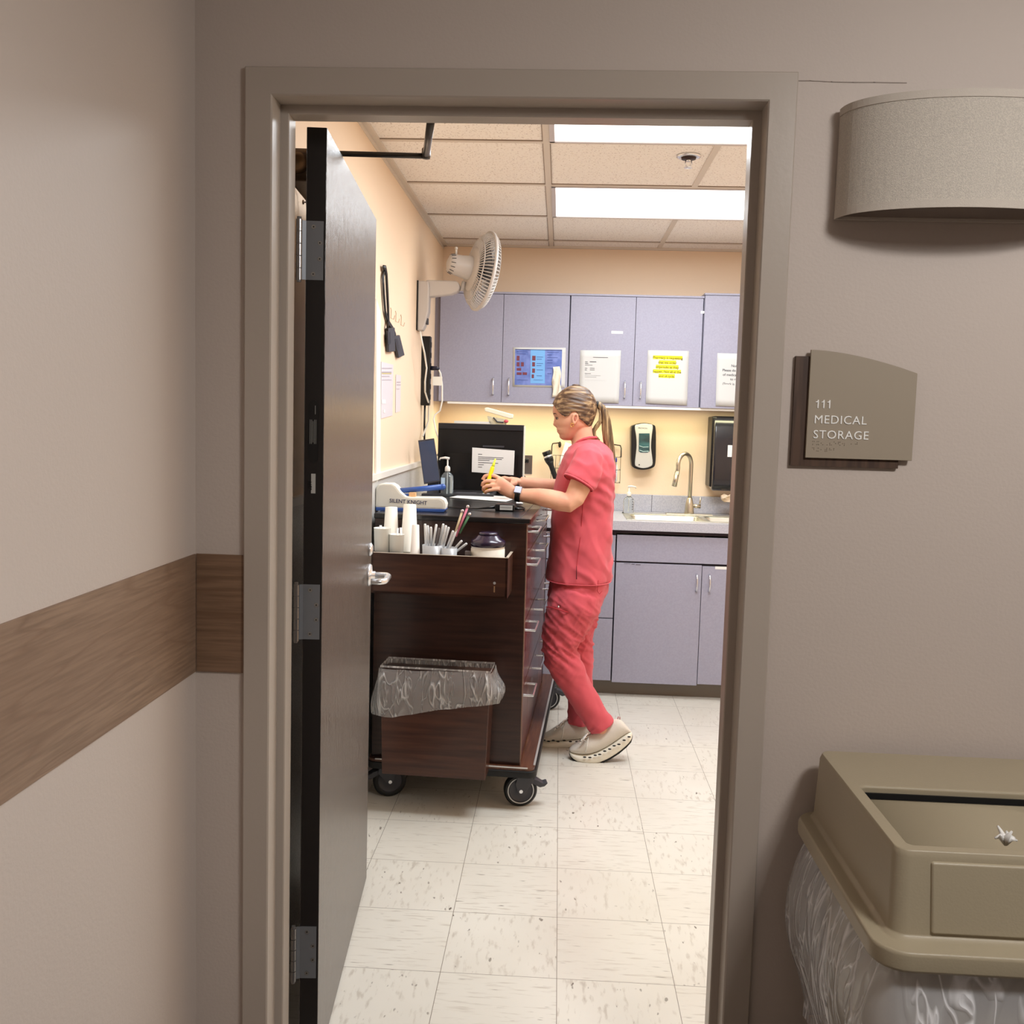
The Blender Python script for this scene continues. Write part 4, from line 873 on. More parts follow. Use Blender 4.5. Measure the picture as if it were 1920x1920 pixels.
# drawers
zs = [(.955, 1.060), (.706, .950), (.458, .701), (.172, .453)]
hz_ = [1.038, .915, .668, .42]
def uh(par, y0, y1, z, out=.036):
    M().tube([(0, y0, z), (out, y0, z), (out, y1, z), (0, y1, z)], .0042, 8).obj('drawer_handle', CHROME, par, local=True)
for (y0, y1, hy0, hy1) in ((.022, .262, .045, .205), (.267, .872, .44, .66), (.877, CL-.022, .92, 1.08)):
    for (a, b), hz__ in zip(zs, hz_):
        d = cbox('drawer', CARTF, -.018, -.001, y0, y1, a, b, bevel=.0015)
        uh(d, hy0, hy1, hz__)
cbox('drawer_gap', BLACKM, -.0185, -.012, .019, CL-.019, .168, 1.066)
# casters
WR = .0625
def caster(lx, ly, label, swiv, brake=True):
    c = M
    root = c().lathe([(.03, .118), (.03, .128)], (lx, ly, 0), n=20).obj('caster', GREYP, ct_, local=True)
    R = Matrix.Translation((lx, ly, 0)) @ Matrix.Rotation(swiv, 4, 'Z')
    fk = M()
    for s_ in (-1, 1):
        fk.prism([(-.026, s_*.021, .118), (.03, s_*.021, .118), (.036, s_*.021, .10), (-.002, s_*.021, .052), (-.022, s_*.021, .052), (-.034, s_*.021, .09)], (0, s_*.004, 0))
    fk.bb(-.03, .032, -.024, .024, .108, .119)
    fk.xf(R).obj('fork', GREYP, root, local=True, bevel=.002)
    cw = Vector((-.012, 0, WR))
    M().lathe([(WR-.006, -.016), (WR, -.010), (WR, .010), (WR-.006, .016), (WR-.016, .017), (WR-.018, .014), (WR-.018, -.014), (WR-.016, -.017), (WR-.006, -.016)], cw, (0, 1, 0), 40, cap=False).xf(R).obj('tyre', RUBBER, root, local=True, smooth=True)
    M().lathe([(WR-.0125, -.0178), (WR-.0155, -.0182), (WR-.0165, -.0168)], cw, (0, 1, 0), 40, cap=False).xf(R).obj('white_ring', mat('white_ring_rubber', C(200, 200, 200), .5), root, local=True)
    M().lathe([(0, -.0165), (.012, -.017), (.015, -.013), (WR-.022, -.012), (WR-.017, -.0155), (WR-.017, .0155), (WR-.022, .012), (.015, .013), (0, .017)], cw, (0, 1, 0), 36).xf(R).obj('wheel_hub', GREYP, root, local=True, smooth=True)
    M().cyl(cw+Vector((0, -.027, 0)), cw+Vector((0, .027, 0)), .007, 10).xf(R).obj('axle_bolt', CHROME, root, local=True)
    if brake: M().prism([(.02, -.019, .112), (.05, -.019, .104), (.072, -.019, .09), (.086, -.019, .094), (.09, -.019, .09), (.078, -.019, .078), (.06, -.019, .074), (.03, -.019, .09)], (0, .038, 0)).xf(R).obj('brake_pedal', GREYP, root, local=True, bevel=.003)
    return root
caster(.012, .035, '', math.radians(12)); caster(-CW+.05, .035, '', math.radians(200))
caster(.036, 1.235, '', math.radians(8)); caster(-CW+.05, 1.21, '', math.radians(30))
# hanging tray on the front end
tx0, tx1 = -.535, -.05; ty = -.165; tz0, tz1 = .822, .966
tr = M().bb(tx0, tx1, ty, ty+.008, tz0, tz1).bb(tx0, tx0+.008, ty, -.001, tz0, tz1).bb(tx1-.008, tx1, ty, -.001, tz0, tz1).bb(tx0, tx1, ty, -.001, tz0, tz0+.008)
tray = tr.obj('hanging_tray', mat('walnut_tray', C(74, 44, 31), .35, var=(C(50, 27, 19), 7, 6, (.6, .6, 9), .35, .68)), ct_, local=True)
M().bb(tx0-.001, tx1+.001, ty-.001, ty+.0085, tz1, tz1+.0015).bb(tx1-.0085, tx1+.001, ty, 0, tz1, tz1+.0015).obj('tray_rim', mat('worn_rim', C(190, 175, 160), .4), tray, local=True)
M().cyl((tx1-.045, ty-.0005, tz0+.055), (tx1-.045, ty-.0035, tz0+.055), .005, 12).obj('tray_screw', CHROME, tray, local=True)
M().bb(tx1-.0475, tx1-.043, ty-.0008, ty, tz0+.022, tz0+.044).obj('chipped_veneer', mat('raw_chip', C(150, 118, 88), .8), tray, local=True)
# waste bin hung on the front end with its liner
wb = thing('waste_bin', 'dark wood-grain waste bin hung on cart end with clear liner', 'waste bin', (-.106, 1.625, 0), RZ)
wx0, wx1 = -.505, -.105; wy0, wy1 = -.13, -.002
M().loft([[Vector((x, y, z)) for x, y in ((wx0+i_, wy0+i_*.4), (wx1-i_, wy0+i_*.4), (wx1-i_, wy1), (wx0+i_, wy1))] for z, i_ in ((.148, .010), (.53, .0))]).obj('bin_body', mat('walnut_bin', C(78, 46, 34), .32, coat=.15, var=(C(54, 29, 21), 7, 6, (.6, .6, 9), .35, .68)), wb, local=True, bevel=.003)
def bulgeB(f, s_, g):
    if s_ == 0: return .006+.014*math.sin(PI*f)
    if s_ == 1: return .004+.055*f**1.3*math.sin(PI*min(1, .08+f*.75))
    if s_ == 3: return .004+.045*f**1.2*math.sin(PI*min(1, .1+f*.7))
    return .0
lm = M(); liner(lm, wx0-.002, wx1+.002, wy0-.003, -.004, .545, .375, bulgeB, 11, nz=20)
for v in lm.v:
    t_ = (v.x-wx0)/(wx1-wx0); v.z += (.055*max(0, t_)**1.2-.012*(1-min(1, abs(t_-.12)*4)))*(.545-v.z)/.17
lm.obj('bin_liner', FILM, wb, local=True, smooth=True)
M().loft([[Vector((x, y, z)) for x, y in ((wx0, wy0), (wx1, wy0), (wx1, wy1), (wx0, wy1))] for z in (.545, .552)], cap=False).obj('liner_cuff', FILM2, wb, local=True)

# ------------------------------------------------------------------ TRAY CONTENTS (cart frame)
TZ = tz0+.0085
def cw_(x, y, z): return CM @ Vector((x, y, z))
def cup(name, label, c, r0, r1, h, group, material, inv=False, n_stack=1, step=.006, parts=True):
    """waxed cup; inv = upside down, narrow end up; the nested rims of the cups under it show as ridges"""
    m = M(); N_ = 24
    for i in range(n_stack):
        z = i*step
        prof = [(r0, z), (r0+.001, z+.003), (r0-.0006, z+.004), (r1, z+h)] if inv else [(r1, z), (r0, z+h-.003), (r0+.0016, z+h-.0015), (r0, z+h)]
        if i < n_stack-1 and inv: prof = [(r0, z), (r0+.0016, z+.002), (r0+.0014, z+.0035), (r0-.0008, z+.0045), (r0-(r0-r1)*step*1.1/h, z+step*1.05)]
        if i > 0 and not inv: prof = [(r0-(r0-r1)*(step*1.1)/h, z+h-step*1.05), (r0, z+h-.003), (r0+.0016, z+h-.0015), (r0, z+h)]
        m.lathe(prof, c, (0, 0, 1), N_, cap=(inv and i == n_stack-1) or (not inv and i == 0))
    return m
labs = {}
def place(px, y_off): # x of pixel on tray plane
    p = at(px, 1000, 1.54+y_off); return p.x
def cupthing(px, y, zbot, ztop, r0, r1, inv, label, material, group, n=1, step=.007):
    x = at(px, 1000, y).x; h = (ztop-zbot)-(n-1)*step
    m = cup('paper_cup', label, (x, y, zbot), r0, r1, h, group, material, inv, n, step)
    o = m.obj('cup_stack' if n > 1 else 'plastic_cup', material, smooth=True, solid=.0006)
    return tag(o, label, 'cups' if n > 1 else 'cup', group)
TZw = tz0+.009
def zz(py, y): return at(770, py, y).z
cupthing(733, 1.603, TZw, zz(952, 1.603), .0305, .0215, True, 'tall upturned stack of white paper cups, left of the two peaks', CUPM, 'upturned cup stacks', 15, .0085)
cupthing(767.5, 1.600, TZw, zz(946, 1.600), .0325, .0225, True, 'tallest upturned stack of white paper cups, right of the two peaks', CUPM, 'upturned cup stacks', 16, .0085)
cupthing(779, 1.530, TZw, zz(984, 1.530), .0175, .0125, True, 'narrow ribbed stack of small pleated paper cups in front of the tallest stack', mat('ribbed_cup_paper', C(236, 226, 216), .6), 'cup stacks in the tray', 20, .0062)
FR_ = mat('frosted_cup', C(250, 248, 240), .4)
def opencup(px, y, ztop, r0, r1, label):
    x = at(px, 1000, y).x; m = M(); m.lathe([(r1, 0), (r1+.001, .002), (r0, ztop-TZw), (r0+.0015, ztop-TZw+.001)], (x, y, TZw), n=24, cap=False); m.lathe([(.0005, .001), (r1, .001)], (x, y, TZw), n=24, cap=False)
    return tag(m.obj('plastic_cup', FR_, smooth=True, solid=.0008), label, 'cup', 'frosted cups in the tray')
opencup(717, 1.537, zz(992, 1.537), .030, .022, 'frosted clear cup at the far left of the cart tray')
opencup(744, 1.530, zz(1003, 1.530), .026, .02, 'frosted clear cup in front of the left upturned cup stack')

random.seed(5)
spn = mat('white_plastic_straw', C(238, 238, 238), .35)
# spoons leaning out of the left cups
for i, (px, py, dx_) in enumerate(((713, 987, -.006), (719, 990, .004), (745, 991, -.004), (751, 990, .006))):
    yy = 1.537 if i < 2 else 1.530; x = at(px, 1000, yy).x
    tag(M().tube([(x+dx_, yy, TZw+.02), (x, yy+.004, zz(py, yy))], [.004, .0045], 8, flat=((0, 1, 0), .3)).obj('plastic_spoon', spn, smooth=True), ['white plastic spoon handle at the far left of the tray', 'white plastic spoon handle second from the tray left end', 'white plastic spoon handle left of the ribbed cups, leaning left', 'white plastic spoon handle left of the ribbed cups, leaning right'][i], 'spoon', 'spoon handles in the tray cups')
# straw holder cup with straws
yy = 1.528
def holder(px0, px1, py, label, r, name='straw_holder'):
    x = (at(px0, 1000, yy).x+at(px1, 1000, yy).x)/2
    m = M(); m.lathe([(r*.86, 0), (r, zz(py, yy)-TZw)], (x, yy, TZw), n=28, cap=False)
    return tag(m.obj(name, mat('translucent_holder', C(232, 232, 234), .25, trans=.45), smooth=True, solid=.001), label, 'holder', 'clear holders in the tray')
holder(794, 829, 1020, 'clear tumbler holding wrapped white straws', .036)
holder(828, 856, 1024, 'clear tumbler behind the ball-ended pens, holding wrapped straws', .030)
names_s = ['upright white wrapped straw at the left edge of the tumbler', 'white wrapped straw second from left in the tumbler', 'white wrapped straw third from left, upright', 'white wrapped straw fourth from left, leaning right', 'dark-shadowed clear straw in the middle of the tumbler', 'long white wrapped straw leaning right past the dark gap', 'white wrapped straw right of the longest leaning one', 'white wrapped straw at the right of the first tumbler', 'wrapped straw with frayed tip beside the pens', 'wrapped straw standing just left of the pens', 'wrapped straw lying low at the right tumbler', 'short wrapped straw end right of the pens']
strs = [(799, 1030, 797, 984), (804, 1030, 802, 987), (809, 1030, 808, 990), (811, 1030, 818, 985), (817, 1030, 823, 992), (822, 1030, 831, 984), (826, 1030, 836, 987), (830, 1030, 841, 990), (836, 1034, 849, 997), (840, 1034, 856, 994), (846, 1036, 865, 1015), (852, 1037, 874, 1020)]
CLRS = mat('grey_clear_straw', C(120, 112, 112), .3)
for i, (a, b, c, d) in enumerate(strs):
    p = at(a, b, yy-.004+.008*(i % 3)); q = at(c, d, yy+.01*(i % 2)); p.z = max(p.z, TZw+.006)
    tag(M().tube([p, q, q+(q-p).normalized()*.004], [.0042, .0044, .0030], 8, flat=((0, 1, 0), .6)).obj('drinking_straw', CLRS if i == 4 else spn, smooth=True), names_s[i], 'straw', 'wrapped straws in the tray')
for i, (a, b, c, d, mt, lb) in enumerate(((850, 1010, 866, 961, mat('cream_pen', C(214, 196, 160), .4), 'cream ball-ended pen at left of the three leaning pens'), (855, 1006, 876, 953, mat('pink_pen', C(214, 120, 146), .4), 'pink pen leaning right among the pens above the tray'), (862, 1000, 879, 967, mat('green_pen', C(74, 120, 84), .4), 'green pen leaning right beside the pink pen'))):
    p = at(a, b, yy+.01); q = at(c, d, yy+.01); t = thing('ball_end_pen', lb, 'pen', p, 0, 'leaning pens in the tray')
    M().tube([p, q], [.0036, .0042], 10).obj('pen_barrel', mt, t, smooth=True); M().ball(q+(q-p).normalized()*.006, .0062, 12).obj('ball_end', mat('silver_ball', C(214, 206, 206), .2, .8), t, smooth=True)
# tub of wipes with dark purple lid
jx = at(915, 1000, 1.52).x; jr = .0605
jt = thing('wipes_tub', 'round white wipes tub with dark purple domed lid in the tray', 'tub', (jx, 1.535, TZw))
PUR = mat('dark_purple_lid', C(40, 26, 50), .22, coat=.3)
jz = zz(1022, 1.47); jc = Vector((jx, 1.535, 0))
M().lathe([(jr*.97, TZw), (jr, TZw+.004), (jr, jz-.012), (jr*.97, jz-.010), (jr*.97, jz-.006), (jr, jz-.004), (jr, jz)], jc, n=40).obj('tub_body', mat('white_tub', C(232, 226, 216), .35), jt, smooth=True)
M().lathe([(jr*1.02, jz-.002), (jr*1.03, jz+.012), (jr*.97, jz+.019), (jr*.80, jz+.024), (jr*.62, jz+.036), (jr*.56, jz+.038), (.0, jz+.037)], jc, n=40).obj('tub_lid', PUR, jt, smooth=True)
M().lathe([(.0, jz+.037), (.034, jz+.037), (.036, jz+.043), (.030, jz+.047), (0, jz+.047)], jc, n=28).obj('lid_cap', PUR, jt, smooth=True)
tag(M().bb(at(873, 1000, 1.5).x, at(882, 1000, 1.5).x, 1.49, 1.52, TZw, zz(1030, 1.5)).obj('foil_packet', mat('grey_foil', C(120, 112, 112), .35, .4)), 'small grey packet wedged between straws and the white tub', 'packet')

# ------------------------------------------------------------------ THINGS ON THE CART TOP
ZT = 1.0905
# pill crusher
pk = thing('pill_crusher', 'white and blue SILENT KNIGHT pill crusher with blue lever on cart', 'pill crusher', (-.56, 1.78, ZT), RZ)
Yk = 1.765
BL = mat('royal_blue_plastic', C(52, 86, 158), .3)
PW = mat('white_crusher_shell', C(226, 222, 212), .35)
shp = [(704, 951), (704.5, 915), (709, 908.5), (718, 906.5), (735, 906.5), (743, 911), (752, 923), (761, 930.5), (770, 932), (826, 932.5), (834, 936.5), (837.5, 945), (836, 955), (706, 951.5)]
def kp(x, y, o=0):
    base = at(x, y, Yk); return Vector((base.x, Yk-(base.x+.69)*.05+o, base.z))
zoff = ZT+.016-kp(835, 955).z
def kq(x, y, o=0): v = kp(x, y, o); v.z += 0; return v
M().prism([kq(x, y) for x, y in shp], (0, .062, 0)).obj('crusher_body', mat('cream_shell_edge', C(240, 236, 226), .35), pk, bevel=.005, seg=3)
cxk, cyk = 765, 938
shp2 = [(707, 948.5), (708, 917), (712, 911.5), (719, 909.5), (733, 909.5), (740, 913.5), (749, 925.5), (759, 934), (770, 935.5), (823, 936), (830, 940), (832.5, 946), (831.5, 951.5), (708, 948.6)]
M().prism([kq(x, y, -.0012) for x, y in shp2], (0, .0012, 0)).obj('side_plate', PW, pk)
fr_ = kq(835, 956).z
z_l = kq(705, 952).z
M().loft([[kq(x, y, o)+Vector((0, 0, 0)) for x, y in ((704.5, 951), (837, 954.5), (833, 960), (705, 957.5))] for o in (-.003, .066)]).obj('blue_base', BL, pk, bevel=.002)
text('lettering', 'SILENT KNIGHT', .0205, kq(730.5, 941.6, -.0018), (1, -.05, -.030), (0, 0, 1), mat('navy_ink', C(52, 56, 96), .5), pk, .0004, bold=.0001, space=1.0)
L0 = kq(748, 921, .035); L1 = at(830, 913, Yk+.06)
M().tube([L0, L0.lerp(L1, .5), L1], [.010, .010, .0115], 14).ball(L1, .0125).obj('lever_arm', BL, pk, smooth=True)
M().bb(kq(766, 930).x, kq(778, 930).x, Yk+.01, Yk+.04, kq(766, 933).z-.004, kq(766, 924).z).obj('cork_pad', mat('tan_pad', C(226, 178, 130), .7), pk)
M().bb(kq(748, 930).x, kq(766, 930).x, Yk+.02, Yk+.045, kq(766, 934).z-.004, kq(766, 927).z).obj('pivot_block', BL, pk)
# sanitizer
p = at(838, 930, z=ZT); hb = at(838, 884, p.y).z-ZT
sb = pump_bottle('clear hand sanitizer pump bottle on the cart behind the pill crusher', (p.x, p.y, ZT+.0005), hb, .0285, .8, 0, .055, -1, mat_=mat('sanitizer_gel', C(226, 238, 244), .06, trans=.9, ior=1.33))
M().bb(p.x-.026, p.x-.008, p.y-.0235, p.y-.0225, ZT+.03, ZT+.085).obj('bottle_label', mat('pale_blue_label', C(190, 214, 236), .4), sb)
# small phone/tablet standing against the wall side
q = [at(x, y, 2.50) for x, y in [(782, 826), (812, 822), (826, 903), (795, 908)]]
for v, o in zip(q, (.03, .03, 0, 0)): v.y += o
tbz = thing('tablet', 'dark blue-screened tablet leaning upright at left of the laptop', 'tablet', (q[3].x, 2.5, ZT))
M().prism(q, (0, .009, 0)).obj('tablet_body', mat('tablet_edge', C(60, 60, 66), .4), tbz, bevel=.0015)
qc = sum(q, Vector())/4; qi = [qc+(v-qc)*.93+Vector((0, -.0006, 0)) for v in q]
scr = M().prism(qi, (0, .0005, 0)).obj('tablet_screen', mat('navy_screen', C(42, 60, 92), .15, coat=.3), tbz)
wn = [at(x, y, 2.5) for x, y in [(788, 856), (800, 853), (815, 896), (798, 899)]]
for v in wn: v.y = 2.4975+(v.z-ZT)*.12
M().prism(wn, (0, .0008, 0)).obj('screen_window', mat('grey_blue_window', C(124, 134, 150), .2), tbz)
M().bb(q[3].x-.01, q[2].x+.01, 2.495, 2.56, ZT, ZT+.008).prism([(q[3].x+.01, 2.52, ZT), (q[3].x+.01, 2.57, ZT), (q[3].x+.016, 2.55, ZT+.12)], (.05, 0, 0)).obj('tablet_stand', GREYP, tbz)
# privacy box + laptop
KX0, KX1 = -.583, -.172; KY = 2.74; KZ1 = at(900, 795, KY).z
kb = thing('black_box', 'large black box standing at the far end of the cart top', 'box', ((KX0+KX1)/2, KY+.07, ZT))
M().bb(KX0, KX1, KY, KY+.115, ZT+.001, KZ1).obj('box_shell', mat('satin_black', C(13, 12, 14), .4), kb, bevel=.003)
M().bb(KX0+.002, KX1-.002, KY-.008, KY-.0005, KZ1-.028, KZ1-.001).obj('top_lip', mat('soft_black', C(30, 28, 32), .5), kb, bevel=.002)
M().bb(KX1, KX1+.006, KY+.01, KY+.11, ZT+.001, KZ1-.006).obj('white_edge_strip', mat('cream_strip', C(232, 232, 218), .4), kb, bevel=.001)
M().bb(KX0+.075, KX1-.16, KY+.01, KY+.10, KZ1+.001, KZ1+.012).obj('folder', PAPER).name = 'document_stack'
tag(bpy.data.objects['document_stack'], 'flat white document stack lying on top of the black box', 'papers')
tbx = thing('clear_tub', 'small clear lidded tub of red-capped supplies atop the black box', 'tub', (-.29, KY+.05, KZ1))
q = [at(x, y, KY+.01) for x, y in [(913, 780), (951, 787), (947, 797), (918, 797)]]
M().prism(q, (0, .08, 0)).obj('tub_body', mat('milky_tub', C(238, 236, 214), .3, trans=.4), tbx, bevel=.002)
q = [at(x, y, KY+.006) for x, y in [(908.5, 765), (914, 764), (961, 777), (961, 784), (956, 785), (909, 771)]]
M().prism(q, (0, .09, 0)).obj('tub_lid', mat('cream_tub_lid', C(246, 242, 220), .35), tbx, bevel=.003)
M().ball(at(949, 790, KY+.003), (.011, .006, .008), 10).obj('red_cap', mat('red_cap', C(206, 84, 96), .4), tbx, smooth=True)
M().tube([at(925, 783, KY+.004), at(932, 791, KY+.004), at(944, 792, KY+.004)], .004, 6).obj('grey_clip', GREYP, tbx, smooth=True)
lp = thing('laptop', 'black open laptop on the cart with typed note taped to its screen', 'laptop', (-.42, 2.6, ZT), RZ)
y1, y0 = KY-.02, KY-.235
M().bb(-.53, -.292, y0, y1, ZT+.0005, ZT+.014).obj('keyboard_deck', mat('dark_grey_deck', C(54, 54, 58), .4), lp, bevel=.003)
M().bb(-.52, -.305, y0+.085, y1-.02, ZT+.0142, ZT+.0155).obj('keys', mat('key_black', C(28, 28, 31), .5, bump=(60, 1)), lp)
M().bb(-.47, -.375, y0+.014, y0+.072, ZT+.0142, ZT+.0148).obj('touchpad', mat('touchpad_grey', C(92, 92, 98), .3), lp)
M().bb(-.345, -.312, y0+.02, y0+.045, ZT+.0142, ZT+.0148).obj('silver_sticker', mat('silver_sticker', C(225, 225, 228), .3), lp)
M().prism([(-.553, y1-.006, ZT+.012), (-.553, y1, ZT+.012), (-.553, y1+.008, ZT+.19), (-.553, y1+.002, ZT+.19)], (.36, 0, 0)).obj('laptop_screen', mat('screen_black', C(10, 10, 12), .25), lp, bevel=.001)
ys = y1-.012
q = [at(x, y, ys) for x, y in [(885.5, 839), (965, 845), (963, 891), (884.5, 885)]]
nt_ = M().prism(q, (0, .0008, 0)).obj('taped_note', PAPER, lp)
m = M()
for x0, y0_, x1 in ((896.5, 851, 904), (896.5, 856, 944), (896.5, 859, 941), (896.5, 862, 918), (896.5, 866.5, 934), (896.5, 870.5, 907), (896.5, 875, 904)):
    a = at(x0, y0_, ys-.0006); b = at(x1, y0_+(x1-x0)*.045+1.1, ys-.0006); a2 = at(x0, y0_+1.1, ys-.0006); b2 = at(x1, y0_+(x1-x0)*.045, ys-.0006)
    m.prism([a, b2, b, a2], (0, .0003, 0))
m.obj('typed_lines', INK, nt_)
a = at(905, 836.5, ys); b = at(945, 838.5, ys)
M().bb(a.x, b.x, y1-.004, y1-.001, b.z-.002, b.z+.006).obj('camera_bar', GREYP, lp)
# papers on the cart
q = [at(x, y, z=ZT+.0015) for x, y in [(843, 933), (872, 927), (975, 933), (948, 941)]]
tag(M().prism(q, (0, 0, .002)).obj('paper_sheet', PAPER), 'white sheets of paper lying on the cart under the woman’s hand', 'papers')
q = [at(x, y, z=ZT+.0015) for x, y in [(968, 941), (978, 942), (981, 944), (968, 944)]]
tag(M().prism(q, (0, 0, .001)).obj('paper_scrap', PAPER), 'thin white paper scrap under the woman’s wrist by the adapter', 'paper')
# power adapter
ad = thing('power_adapter', 'black power adapter brick with grey label near the cart top corner', 'power adapter', (-.2, 1.93, ZT), RZ)
q = [at(x, y, z=ZT) for x, y in [(927.5, 958), (964.5, 959.5)]]
yA = q[0].y; hA = at(928, 945, yA).z-ZT
M().bb(q[0].x, q[1].x, yA, yA+.05, ZT+.0005, ZT+.027).obj('adapter_body', BLACK, ad, bevel=.005, seg=3)
M().bb(q[0].x+.02, q[1].x-.008, yA-.001, yA+.0005, ZT+.005, ZT+.023).obj('grey_label', mat('adapter_label', C(188, 188, 186), .4), ad)
m = M()
for z in (.012, .0165): m.bb(q[0].x+.022, q[1].x-.012, yA-.0014, yA-.0008, ZT+z, ZT+z+.0012)
m.obj('label_print', INK, ad)
c = Vector((q[0].x, yA+.025, ZT+.012))
M().tube([c, c+Vector((-.03, 0, -.003)), c+Vector((-.07, 0, -.008)), c+Vector((-.12, .01, -.009)), c+Vector((-.2, .04, -.009)), c+Vector((-.26, .1, -.009))], [.006, .0045, .0025, .0022, .0022, .0022], 8).obj('adapter_cord', BLACK, ad, smooth=True)
c = Vector((q[1].x, yA+.03, ZT+.010))
M().tube([c, c+Vector((.015, 0, -.002)), c+Vector((.03, .02, -.004)), c+Vector((.035, .08, -.006)), c+Vector((.0, .2, -.006))], [.006, .005, .003, .003, .003], 8).obj('adapter_cord', BLACK, ad, smooth=True)

# ------------------------------------------------------------------ THE WOMAN AT THE CART
YP = 2.25
pr_ = thing('person', 'woman in coral scrubs with blonde-brown ponytail standing at the cart, holding a highlighter', 'person', (.16, YP, 0))
def lerp_tab(tab, v):
    for a, b in zip(tab, tab[1:]):
        if v <= b[0]:
            f = (v-a[0])/(b[0]-a[0]); f = max(0, min(1, f)); return [a[i]+(b[i]-a[i])*f for i in range(1, len(a))]
    return list(tab[-1][1:])
# py, front px, back px, half width, nose height px
HEAD = [(723, 1074, 1086, .012, 0), (726, 1066, 1096, .032, 0), (731, 1058, 1103, .047, 0), (738, 1050, 1109, .058, 0), (747, 1043, 1114, .067, 0), (757, 1038.5, 1117, .073, 0), (767, 1036.6, 1117.5, .075, 0),
        (774, 1036.4, 1116, .0745, .3), (779, 1038.2, 1114.5, .0735, .8), (783, 1040.6, 1113, .072, 1.2), (788, 1041.2, 1111, .070, 2.6), (793, 1042.2, 1109, .067, 4.6), (797, 1043.2, 1107, .064, 6.6), (799.5, 1044, 1105, .061, 6.2), (801.5, 1044.6, 1102, .059, 2.5),
        (804, 1044.8, 1098, .056, .6), (807, 1044.6, 1094, .053, .6), (809, 1046.2, 1091, .051, 0), (811.5, 1045.6, 1088, .048, .4), (815, 1048.6, 1084, .044, 0), (819, 1048.6, 1080, .039, 0), (822.5, 1050.5, 1076, .033, 0), (825.5, 1056, 1072, .022, 0)]
def head_ring(py, grow=0.0, n=64):
    xf, xb, hw, nz = lerp_tab(HEAD, py); a = at(xf, py, YP); b = at(xb, py, YP); z = (a.z+b.z)/2
    cx = (a.x+b.x)/2; rx = (b.x-a.x)/2+grow; ry = hw+grow; ring = []
    for k in range(n):
        th = 2*PI*k/n; c, s_ = math.cos(th), math.sin(th)
        ex = .92 if c < 0 else 1.0
        x = cx+rx*math.copysign(abs(c)**ex, c); y = YP+ry*math.copysign(abs(s_)**(.86 if c < 0 else .9), s_)
        if not grow and c < 0:
            dy = y-YP; x -= nz/437.7*math.exp(-(dy/(.0075+.004*(py > 794)))**2)
            x += .006*math.exp(-((abs(dy)-.031)/.013)**2-((py-784)/5.0)**2)
            x -= .003*math.exp(-((abs(dy)-.035)/.02)**2-((py-794)/6.0)**2)
            x -= .0016*math.exp(-(dy/.02)**2-((py-807)/2.2)**2)+.0016*math.exp(-(dy/.018)**2-((py-811.5)/2.0)**2)
        ring.append(Vector((x, y, z)))
    return ring
body = M()
pys = [723+i*1.25 for i in range(83)]
body.loft([head_ring(p) for p in pys if p <= 825.5])
def pt(px, py, Y): return at(px, py, Y)
def limb(m_, tab, n=20, flat=None): m_.tube([pt(a, b, c) for a, b, c, r in tab], [r for *_, r in tab], n, flat=flat); return m_
limb(body, [(1088, 792, YP, .046), (1090, 806, YP, .0475), (1092, 820, YP, .049), (1096, 834, YP, .056), (1100, 848, YP, .075)], 28)
# ear
ec = pt(1075, 786, YP-.073)
body.tube([ec+Vector((.006, .004, -.021)), ec+Vector((.001, -.001, -.012)), ec+Vector((-.003, -.004, .002)), ec+Vector((0, -.006, .016)), ec+Vector((.010, -.004, .022)), ec+Vector((.018, 0, .014)), ec+Vector((.016, .001, 0)), ec+Vector((.010, .003, -.012))], [.006, .0055, .0045, .005, .005, .005, .005, .005], 8)
body.ball(ec+Vector((.006, .006, 0)), (.013, .004, .02), 12)
# torso core, legs inside the clothes
TORSO = [(823, 1088, 1121, .060), (830, 1079, 1133, .092), (838, 1070, 1140, .135), (850, 1061, 1147, .176), (866, 1054, 1150.5, .190), (890, 1046, 1151.5, .184), (915, 1040, 1150.5, .170), (945, 1036, 1148.5, .160), (975, 1033, 1147, .156), (1005, 1031, 1146, .158), (1040, 1029, 1145, .165), (1070, 1027, 1144, .172), (1086, 1026, 1143.5, .175)]
def torso_ring(py, grow, n=48, ex=.82):
    xf, xb, hw = lerp_tab(TORSO, py); a = at(xf, py, YP); b = at(xb, py, YP); cx = (a.x+b.x)/2; rx = (b.x-a.x)/2+grow; ry = hw+grow
    return [Vector((cx+rx*math.copysign(abs(math.cos(t))**ex, math.cos(t)), YP+ry*math.copysign(abs(math.sin(t))**ex, math.sin(t)), (a.z+b.z)/2)) for t in [2*PI*k/n for k in range(n)]]
body.loft([torso_ring(p, -.014) for p in (828, 838, 850, 870, 900, 940, 980, 1020, 1060)])
limb(body, [(1085, 1050, YP, .10), (1080, 1100, YP, .10)], 20)
for tab in ([(1075, 1100, 2.18, .08), (1055, 1185, 2.16, .06), (1050, 1222, 2.155, .048), (1088, 1300, 2.165, .042), (1130, 1368, 2.18, .034), (1138, 1385, 2.18, .03)], [(1085, 1100, 2.32, .08), (1082, 1200, 2.34, .055), (1086, 1270, 2.345, .042), (1087, 1350, 2.35, .034), (1087, 1380, 2.35, .03)]): limb(body, tab)
